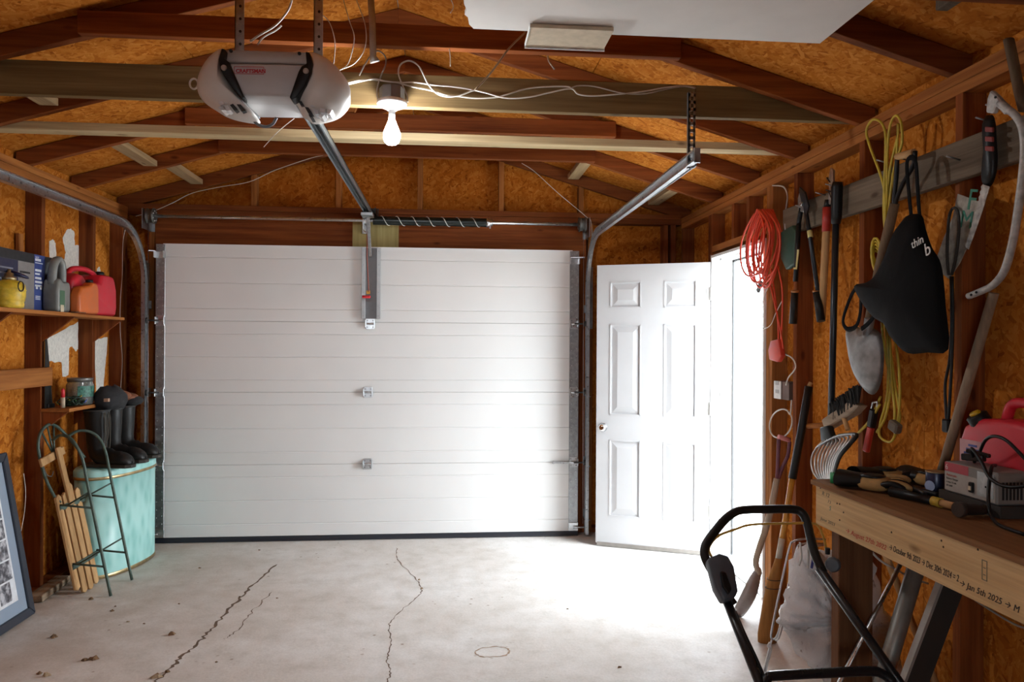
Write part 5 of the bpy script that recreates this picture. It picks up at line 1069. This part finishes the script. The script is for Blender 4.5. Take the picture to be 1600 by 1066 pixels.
for y0, y1, z0, z1 in ((1.70, 1.702, .855, .905), (1.716, 1.718, .855, .905), (1.70, 1.718, .855, .857), (1.70, 1.718, .903, .905), (1.705, 1.713, .868, .870), (1.705, 1.713, .885, .887)): mb.box((AX - .0008, y0, z0), (AX, y1, z1))
tag(mb.build('pencil_sketch', PENC, wbn), kind='stuff')
for px, py in ((1308, 787), (1312, 788), (1318, 801), (1312, 813), (1282, 763), (1471, 845), (1474, 855), (1528, 859), (1393, 832)): MB().lathe([(.0032, 0), (.002, .0015)], on(px, py, x=AX), 8, (-1, 0, 0)).build('nail_head', P('rust_dot', (.05, .03, .02), .8), wbn)
# gloves
TAN = P('tan_leather', (.36, .215, .075), .75, 0, .2, 30, .2)
def glove(label, x, y, ang, flip=1, z=BT):
    t = thing('work_glove', label, 'glove', (x, y, z), ang, 'leather gloves on the bench')
    palm = [(0, -.042), (.04, -.05), (.085, -.046), (.10, 0), (.085, .046), (.04, .05), (0, .042), (-.02, 0)]
    MB().pillow(cr([Vector((a, b_, .022)) for a, b_ in palm], 3, True), (0, 0, 1), .032, .021, 6, .5).build('palm', TAN, t, local=True)
    for k, (dy, l) in enumerate(((-.034, .075), (-.011, .088), (.012, .082), (.034, .062))):
        MB().tube(cr([Vector((.07, dy, .026)), Vector((.07 + l * .45, dy * 1.1, .034)), Vector((.07 + l * .8, dy * 1.15, .028)), Vector((.07 + l, dy * 1.15, .016))], 4), [.012] * 11 + [.010, .004], 10).build('finger', TAN if k % 2 else BLACK, t, local=True)
    MB().tube(cr([Vector((.02, flip * .04, .025)), Vector((.05, flip * .068, .028)), Vector((.085, flip * .075, .02))], 4), [.013] * 7 + [.011, .005], 10).build('thumb', TAN, t, local=True)
    MB().loft([[Vector((xx, r * math.cos(a), .03 + r * .55 * math.sin(a))) for a in [2 * math.pi * k / 16 for k in range(16)]] for xx, r in ((.01, .044), (-.02, .046), (-.06, .052), (-.075, .053))], caps=False).build('cuff', BLACK, t, local=True)
    MB().pillow(cr([Vector((a, b_, .05)) for a, b_ in [(.005, -.03), (.06, -.036), (.075, 0), (.06, .034), (.005, .03)]], 3, True), (0, 0, 1), .006, .012, 4, .5).build('knuckle_guard', BLACK, t, local=True)
    return t
glove('tan leather glove with black cuff at the front of the bench', 1.40, 2.37, -.85)
glove('tan leather glove behind the front glove on the bench', 1.51, 2.475, 0, -1)
glove('tan and black glove farther back beside the blue tin', 1.655, 2.425, -1.35, 1)
tp_ = MB().lathe([(.012, 0), (.022, 0), (.022, .035), (.012, .035)], (1.372, 2.478, BT + .001), 18, caps=False).build('tape_roll', P('green_tape', (.03, .30, .10), .45)); tag(tp_, 'small roll of green tape at the bench corner', 'tape')
tn = thing('tin_can', 'small dark blue tin beside the battery charger', 'tin', (1.60, 2.275, BT))
MB().lathe([(.030, 0), (.031, .002), (.031, .07), (.030, .072)], (1.60, 2.275, BT), 20).build('can', P('navy_tin', (.015, .02, .06), .35, .2), tn)
MB().lathe([(.032, 0), (.032, .004), (.029, .004)], (1.60, 2.275, BT + .071), 20).build('rim', P('brass_rim', (.4, .32, .2), .4, .8), tn)
MB().lathe([(.017, 0), (.017, .001)], (1.569, 2.262, BT + .03), 16, (-.92, -.39, 0)).build('round_label', P('pale_blue_label', (.35, .42, .6), .5), tn)
# hammer
hmr = thing('claw_hammer', 'hammer with black grip and wooden shaft lying on the bench', 'hammer', (1.45, 2.05, BT))
a, b_, c = on(1393, 768, z=BT + .016), on(1458, 783, z=BT + .016), on(1520, 799, z=BT + .016)
MB().tube([a, a + (b_ - a) * .5, b_], [.017, .014, .013], 12).build('grip', BLACK, hmr)
MB().tube([b_, b_ + (c - b_) * .22], .0145, 12).build('yellow_band', P('mustard_band', (.42, .28, .03), .5), hmr)
MB().tube([b_ + (c - b_) * .2, c], .0115, 12).build('shaft', wood('honey_pine', (.38, .21, .085), (.62, .38, .18), 'y', knots=False), hmr)
RST = P('rusty_iron', (.06, .042, .034), .65, .5, .3, 40)
MB().tube([c + Vector((-.055, -.012, .008)), c + Vector((-.038, -.008, .007)), c + Vector((-.035, -.008, .007)), c + Vector((.03, .0, .005)), c + Vector((.062, .010, .0))], [.021, .021, .016, .016, .006], 14).build('head', RST, hmr)
# charger
chb = MB().box((1.549, 1.93, BT + .0005), (1.662, 2.19, .984)).build('base_board', P('dark_oily_board', (.04, .033, .028), .7)); tag(chb, 'dark oily board under the battery charger', 'board')
ch = thing('battery_charger', 'grey battery charger with red label on the bench', 'charger', (1.6, 2.05, .985))
CG = P('charger_grey', (.22, .21, .195), .55, .1, .1)
MB().box((1.55, 1.945, .985), (1.655, 2.165, 1.077)).build('case', CG, ch, bev=.004)
def cp(y0, y1, z0, z1, mat, nm, d=.0008): return MB().box((1.55 - d, y0, z0), (1.5505, y1, z1)).build(nm, mat, ch)
cp(2.06, 2.163, 1.048, 1.075, P('red_label', (.40, .05, .07), .5), 'red_label'); cp(1.952, 2.163, .99, 1.047, P('pale_label', (.36, .34, .31), .5), 'front_label'); cp(1.957, 2.02, 1.0, 1.07, P('meter_face', (.42, .46, .47), .25), 'meter', .003)
text('lettering', '6', .024, P('pale_print', (.6, .5, .48), .6), (1.549, 2.16, 1.053), (0, -1, 0), (0, 0, 1), ch, .0003)
text('lettering', 'Automatic', .011, RINK, (1.549, 2.155, 1.034), (0, -1, 0), (0, 0, 1), ch, .0003)
for k in range(3): text('lettering', ['Battery Charger', '6 amp 12 volt', '6/2 AMP'][k], .008, INK, (1.549, 2.155, 1.024 - k * .011), (0, -1, 0), (0, 0, 1), ch, .0003)
MB().box((1.541, 2.034, 1.003), (1.5505, 2.05, 1.033)).build('rocker_switch', BLACK, ch, bev=.002); MB().box((1.539, 2.037, 1.010), (1.542, 2.047, 1.022)).build('switch_face', P('cream_switch', (.6, .5, .36), .4), ch)
MB().lathe([(.003, 0), (.003, .001)], (1.5468, 1.985, 1.03), 8, (-1, 0, 0)).build('meter_pivot', BLACK, ch)
for k in range(7): MB().box((1.565 + k * .011, 1.9435, 1.0), (1.571 + k * .011, 1.9455, 1.05)).build('vent', DK, ch)
for k, q in enumerate(([(1.60, 2.10, 1.083), (1.56, 2.06, 1.13), (1.545, 2.0, 1.10), (1.535, 1.95, 1.06), (1.54, 1.88, 1.05), (1.58, 1.80, 1.08), (1.60, 1.75, 1.1)], [(1.62, 2.04, 1.083), (1.56, 1.98, 1.085), (1.52, 1.94, 1.02), (1.51, 1.92, .97), (1.48, 1.85, .956), (1.47, 1.75, .956)], [(1.63, 2.13, 1.085), (1.60, 2.05, 1.16), (1.59, 1.97, 1.17), (1.60, 1.90, 1.12), (1.62, 1.84, 1.06)])): MB().tube(cr([Vector(p) for p in q], 6), .005, 8).build('lead', BLACK, ch)
MB().bar((1.585, 2.13, 1.095), (1.60, 2.06, 1.10), .022, .02).bar((1.59, 2.12, 1.115), (1.61, 2.05, 1.108), .016, .012).build('clamp', BLACK, ch, bev=.003)
# fuel can at the back of the bench
fc = thing('fuel_can', 'red fuel can with black and yellow cap at the back of the bench', 'fuel can', (1.73, 2.13, BT))
out = [(2.265, 0), (1.93, 0), (1.92, .1), (1.925, .20), (1.95, .25), (2.02, .262), (2.10, .262), (2.19, .255), (2.245, .225), (2.27, .17), (2.272, .05)]
MB().plate([(1.668, y, BT + .001 + z) for y, z in out], (.125, 0, 0)).build('can_body', REDC, fc, bev=.02, seg=3)
MB().tube(cr([(1.73, 2.135, BT + .25), (1.73, 2.11, BT + .305), (1.73, 2.05, BT + .315), (1.73, 1.98, BT + .31), (1.73, 1.945, BT + .25)], 5), .016, 10).build('handle', REDC, fc)
MB().lathe([(.030, 0), (.032, .006), (.032, .034), (.026, .038)], (1.70, 2.195, BT + .235), 18, (-.45, .25, .85)).build('cap', BLACK, fc); MB().lathe([(.017, 0), (.017, .008), (.012, .012)], Vector((1.70, 2.195, BT + .235)) + Vector((-.45, .25, .85)).normalized() * .036, 14, (-.45, .25, .85)).build('yellow_plug', P('yellow_plug', (.6, .35, .01), .4), fc)
lb = MB().box((1.6665, 2.16, BT + .09), (1.669, 2.255, BT + .185)).build('label', P('pink_label', (.55, .30, .32), .5), fc)
for k in range(6): MB().box((1.6655, 2.165 + .012 * (k % 2), BT + .10 + k * .013), (1.667, 2.235 - .01 * (k % 3), BT + .107 + k * .013)).build('print_line', P('label_blue', (.06, .08, .3), .5), fc)
gb_ = MB().lathe([(.016, 0), (.017, .003), (.017, .14), (.008, .16), (.008, .185)], (1.735, 2.30, BT + .001), 14).build('glue_bottle', P('bottle_green', (.012, .055, .035), .5)); tag(gb_, 'slim dark green bottle standing left of the red fuel can', 'bottle')
rg_ = thing('pliers', 'dark pliers lying between gloves and blue tin', 'pliers', (1.52, 2.28, BT))
for q in ([(1.50, 2.36, BT + .012), (1.53, 2.31, BT + .012), (1.53, 2.25, BT + .012), (1.51, 2.20, BT + .012)], [(1.55, 2.36, BT + .012), (1.53, 2.31, BT + .014), (1.55, 2.25, BT + .012), (1.555, 2.20, BT + .012)]): MB().tube(cr([Vector(p) for p in q], 4), .009, 8).build('handle', BLACK, rg_)
# ================================================================== under the bench
def rod(name, a, b_, y, r, mat, label, cat='pole', fl=1.0):
    p, q = on(*a, y=y), on(*b_, y=y); d = q - p
    q = p + d * ((p.z - .004) / (p.z - q.z)); o = MB().tube([p, q], r, 12, flat=fl).build(name, mat); return tag(o, label, cat)
rod('metal_pole', (1432, 885), (1397, 1005), 2.33, .0275, P('grey_pipe', (.27, .26, .235), .45, .5), 'thick grey metal pipe leaning under the bench')
rod('metal_pole', (1413, 870), (1381, 932), 2.42, .010, STEEL, 'thin shiny metal rod leaning under the bench', fl=.6)
p, q = on(1476, 905, y=2.18), on(1414, 1070, y=2.18); d = q - p; q = p + d * ((p.z - .03) / (p.z - q.z))
db = thing('leaning_board', 'dark board with pale edge leaning under the bench', 'board', (q.x, q.y, 0))
MB().bar(p + Vector((.03, 0, 0)), q + Vector((.03, 0, 0)), .075, .02, up=(0, 1, 0)).build('board_face', P('near_black_wood', (.03, .024, .02), .7), db); MB().bar(p + Vector((-.012, 0, 0)), q + Vector((-.012, 0, 0)), .009, .026, up=(0, 1, 0)).build('pale_edge', P('grey_edge_metal', (.36, .34, .31), .5, .4), db)
rod('wooden_stick', (1382, 862), (1420, 960), 2.62, .013, wood('honey_pine', (.38, .21, .085), (.62, .38, .18), 'z', knots=False), 'thin wooden stick slanting right under the bench', 'stick')
cable('electrical_cable', ony([(1350, 840), (1362, 862), (1378, 878), (1400, 890), (1425, 904), (1450, 912)], 2.55), .0042, CABLE, 'white cable crossing the gap under the bench')
cable('electrical_cable', onx([(1500, 915), (1520, 935), (1550, 955), (1590, 978), (1625, 985)], 1.79), .0035, P('dim_cable', (.35, .30, .25), .6), 'pale cable sagging along the wall under the bench')
# ================================================================== mower
mw = thing('lawn_mower', 'push mower with black tubular handle and yellow control bail', 'lawn mower', (1.12, 1.6, 0))
def hp(px, py):     # the tilted plane of the handle: from the deck up and away
    d = ray(px, py); n = Vector((0, .80, -.60)); p = Vector((1.1, 2.4, .84)); t = (p - Vector((0, 0, CAM_H))).dot(n) / d.dot(n); return Vector((0, 0, CAM_H)) + d * t
BT_ = P('gloss_black_tube', (.011, .012, .014), .3, 0, .02)
up_loop = [hp(*p) for p in ((1146, 945), (1120, 905), (1103, 875), (1101, 858), (1108, 843), (1130, 815), (1146, 802), (1162, 797), (1200, 796), (1238, 796), (1252, 801), (1260, 814), (1266, 838), (1274, 868), (1286, 895))]
MB().tube(cr(up_loop, 5), .0145, 12).build('upper_handle', RUBBER, mw)
l0, l1, r0, r1 = hp(1132, 930), hp(1186, 1066), hp(1280, 888), hp(1402, 1062)
l2 = l1 + (l1 - l0) * .75; r2 = r1 + (r1 - r0) * .62
l2.z = max(l2.z, .19); r2.z = max(r2.z, .19)
MB().tube([l0, l1, l2], .0145, 12).build('lower_handle', BT_, mw); MB().tube([r0, r1, r2], .0145, 12).build('lower_handle', BT_, mw)
MB().tube(cr([hp(1192, 1072), hp(1200, 1059), hp(1215, 1056), hp(1290, 1052), hp(1358, 1049), hp(1378, 1053), hp(1396, 1066)], 5), .0145, 12).build('cross_tube', BT_, mw)
MB().tube(cr([hp(1148, 955), hp(1163, 990), hp(1182, 1030), hp(1194, 1060), hp(1200, 1085)], 5), .005, 8).build('control_cable', BLACK, mw)
sb = [hp(*p) for p in ((1100, 880), (1118, 872), (1132, 876), (1141, 893), (1147, 930), (1142, 941), (1124, 946), (1112, 925))]
MB().plate(sb, Vector((0, -.80, .60)) * .045).build('switch_box', P('slate_plastic_dark', (.055, .065, .08), .4), mw, bev=.008, seg=2)
MB().plate([p + Vector((0, -.80, .60)) * .045 for p in [hp(*q) for q in ((1118, 902), (1126, 904), (1135, 930), (1130, 938), (1121, 925))]], Vector((0, -.80, .60)) * .012).build('switch_lever', BLACK, mw, bev=.003)
MB().tube(cr([hp(*p) for p in ((1112, 872), (1108, 856), (1122, 838), (1150, 827), (1175, 820), (1230, 818), (1268, 818), (1280, 825), (1288, 845), (1291, 866))], 6), .0042, 8).build('control_bail', P('amber_plastic', (.52, .30, .05), .4), mw)
kn = hp(1302, 882); MB().lathe([(.012, -.02), (.020, -.016), (.024, 0), (.024, .014), (.018, .02)], kn, 18, (-.55, -.8, .1)).build('clamp_knob', P('slate_plastic_dark', (.055, .065, .08), .4), mw)
MB().lathe([(.008, 0), (.008, .02)], hp(1293, 866), 10, (0, 0, 1)).build('bail_pivot', BLACK, mw)
cxm = (l2.x + r2.x) / 2; ym = min(l2.y, r2.y)
dk_ = [(-.22, .0), (-.25, -.12), (-.25, -.42), (-.18, -.56), (0, -.60), (.18, -.56), (.25, -.42), (.25, -.12), (.22, .0)]
MB().plate([Vector((cxm + a, ym + .02 + b_, .07)) for a, b_ in dk_], (0, 0, .12)).build('deck', P('mower_red', (.30, .02, .02), .4), mw, bev=.02, seg=2)
MB().lathe([(.12, .19), (.13, .21), (.13, .27), (.10, .30), (.05, .31)], (cxm, ym - .28, 0), 20).build('engine', BLACK, mw)
for a, b_ in ((-.26, -.06), (.26, -.06), (-.26, -.48), (.26, -.48)): MB().lathe([(.05, -.022), (.085, -.02), (.09, 0), (.085, .02), (.05, .022)], (cxm + a, ym + .02 + b_, .09), 20, (1, 0, 0)).build('wheel', RUBBER, mw)
# ================================================================== small pieces belong to the part they sit on
NEST = {'loppers': {'grip': 'handle', 'orange_ring': 'handle', 'pivot_bolt': 'blade'}, 'fuel_can': {'spout_cap': 'can_body', 'vent_cap': 'can_body', 'yellow_plug': 'cap', 'print_line': 'label'},
        'battery_charger': {'switch_face': 'rocker_switch', 'lettering': 'front_label', 'meter_pivot': 'meter', 'vent': 'case'}, 'oil_jug': {'label_green': 'jug_body', 'label_cream': 'jug_body', 'cap': 'jug_body'},
        'claw_hammer': {'yellow_band': 'shaft'}, 'rubber_boot': {'drawstring': 'upper', 'collar': 'upper'}, 'work_glove': {'finger': 'palm', 'thumb': 'palm', 'knuckle_guard': 'palm'}, 'corn_broom': {'stitching': 'straw_head'},
        'garden_spade': {'yoke': 'shaft'}, 'wooden_sled': {'bow_rod': 'front_bow'}, 'picture_frame': {'photo': 'photo_sheet'}, 'lawn_mower': {'switch_lever': 'switch_box', 'bail_pivot': 'control_bail'},
        'laundry_hamper': {'gold_band': 'body'}, 'workbench': {'handwriting': 'front_board', 'nail_head': 'front_board', 'pencil_sketch': 'front_board'}, 'door_2': {'panel': 'door_leaf', 'knob': 'door_leaf'},
        'garage_door_opener': {'badge_lettering': 'badge', 'warning_tag': 'release_cord', 'release_handle': 'release_cord'}, 'glass_jar': {'green_label': 'glass'}, 'pruning_saw': {'red_inlay': 'grip'}, 'bow_saw': {'rivet': 'tube_frame'}}
def stem(n): return n.rsplit('.', 1)[0] if n[-4:-3] == '.' else n
for o in [q for q in COL.objects if q.parent is None and stem(q.name) in NEST]:
    mp = NEST[stem(o.name)]; kids = list(o.children)
    for k in kids:
        want = mp.get(stem(k.name)); host = [h for h in kids if want and stem(h.name) == want]
        if host:
            if len(host) > 1:      # several alike parts: the one whose centre is nearest
                cen = lambda m: sum((v.co for v in m.data.vertices), Vector()) / len(m.data.vertices)
                host.sort(key=lambda h: min((v.co - cen(k)).length for v in h.data.vertices))
            k.parent = host[0]
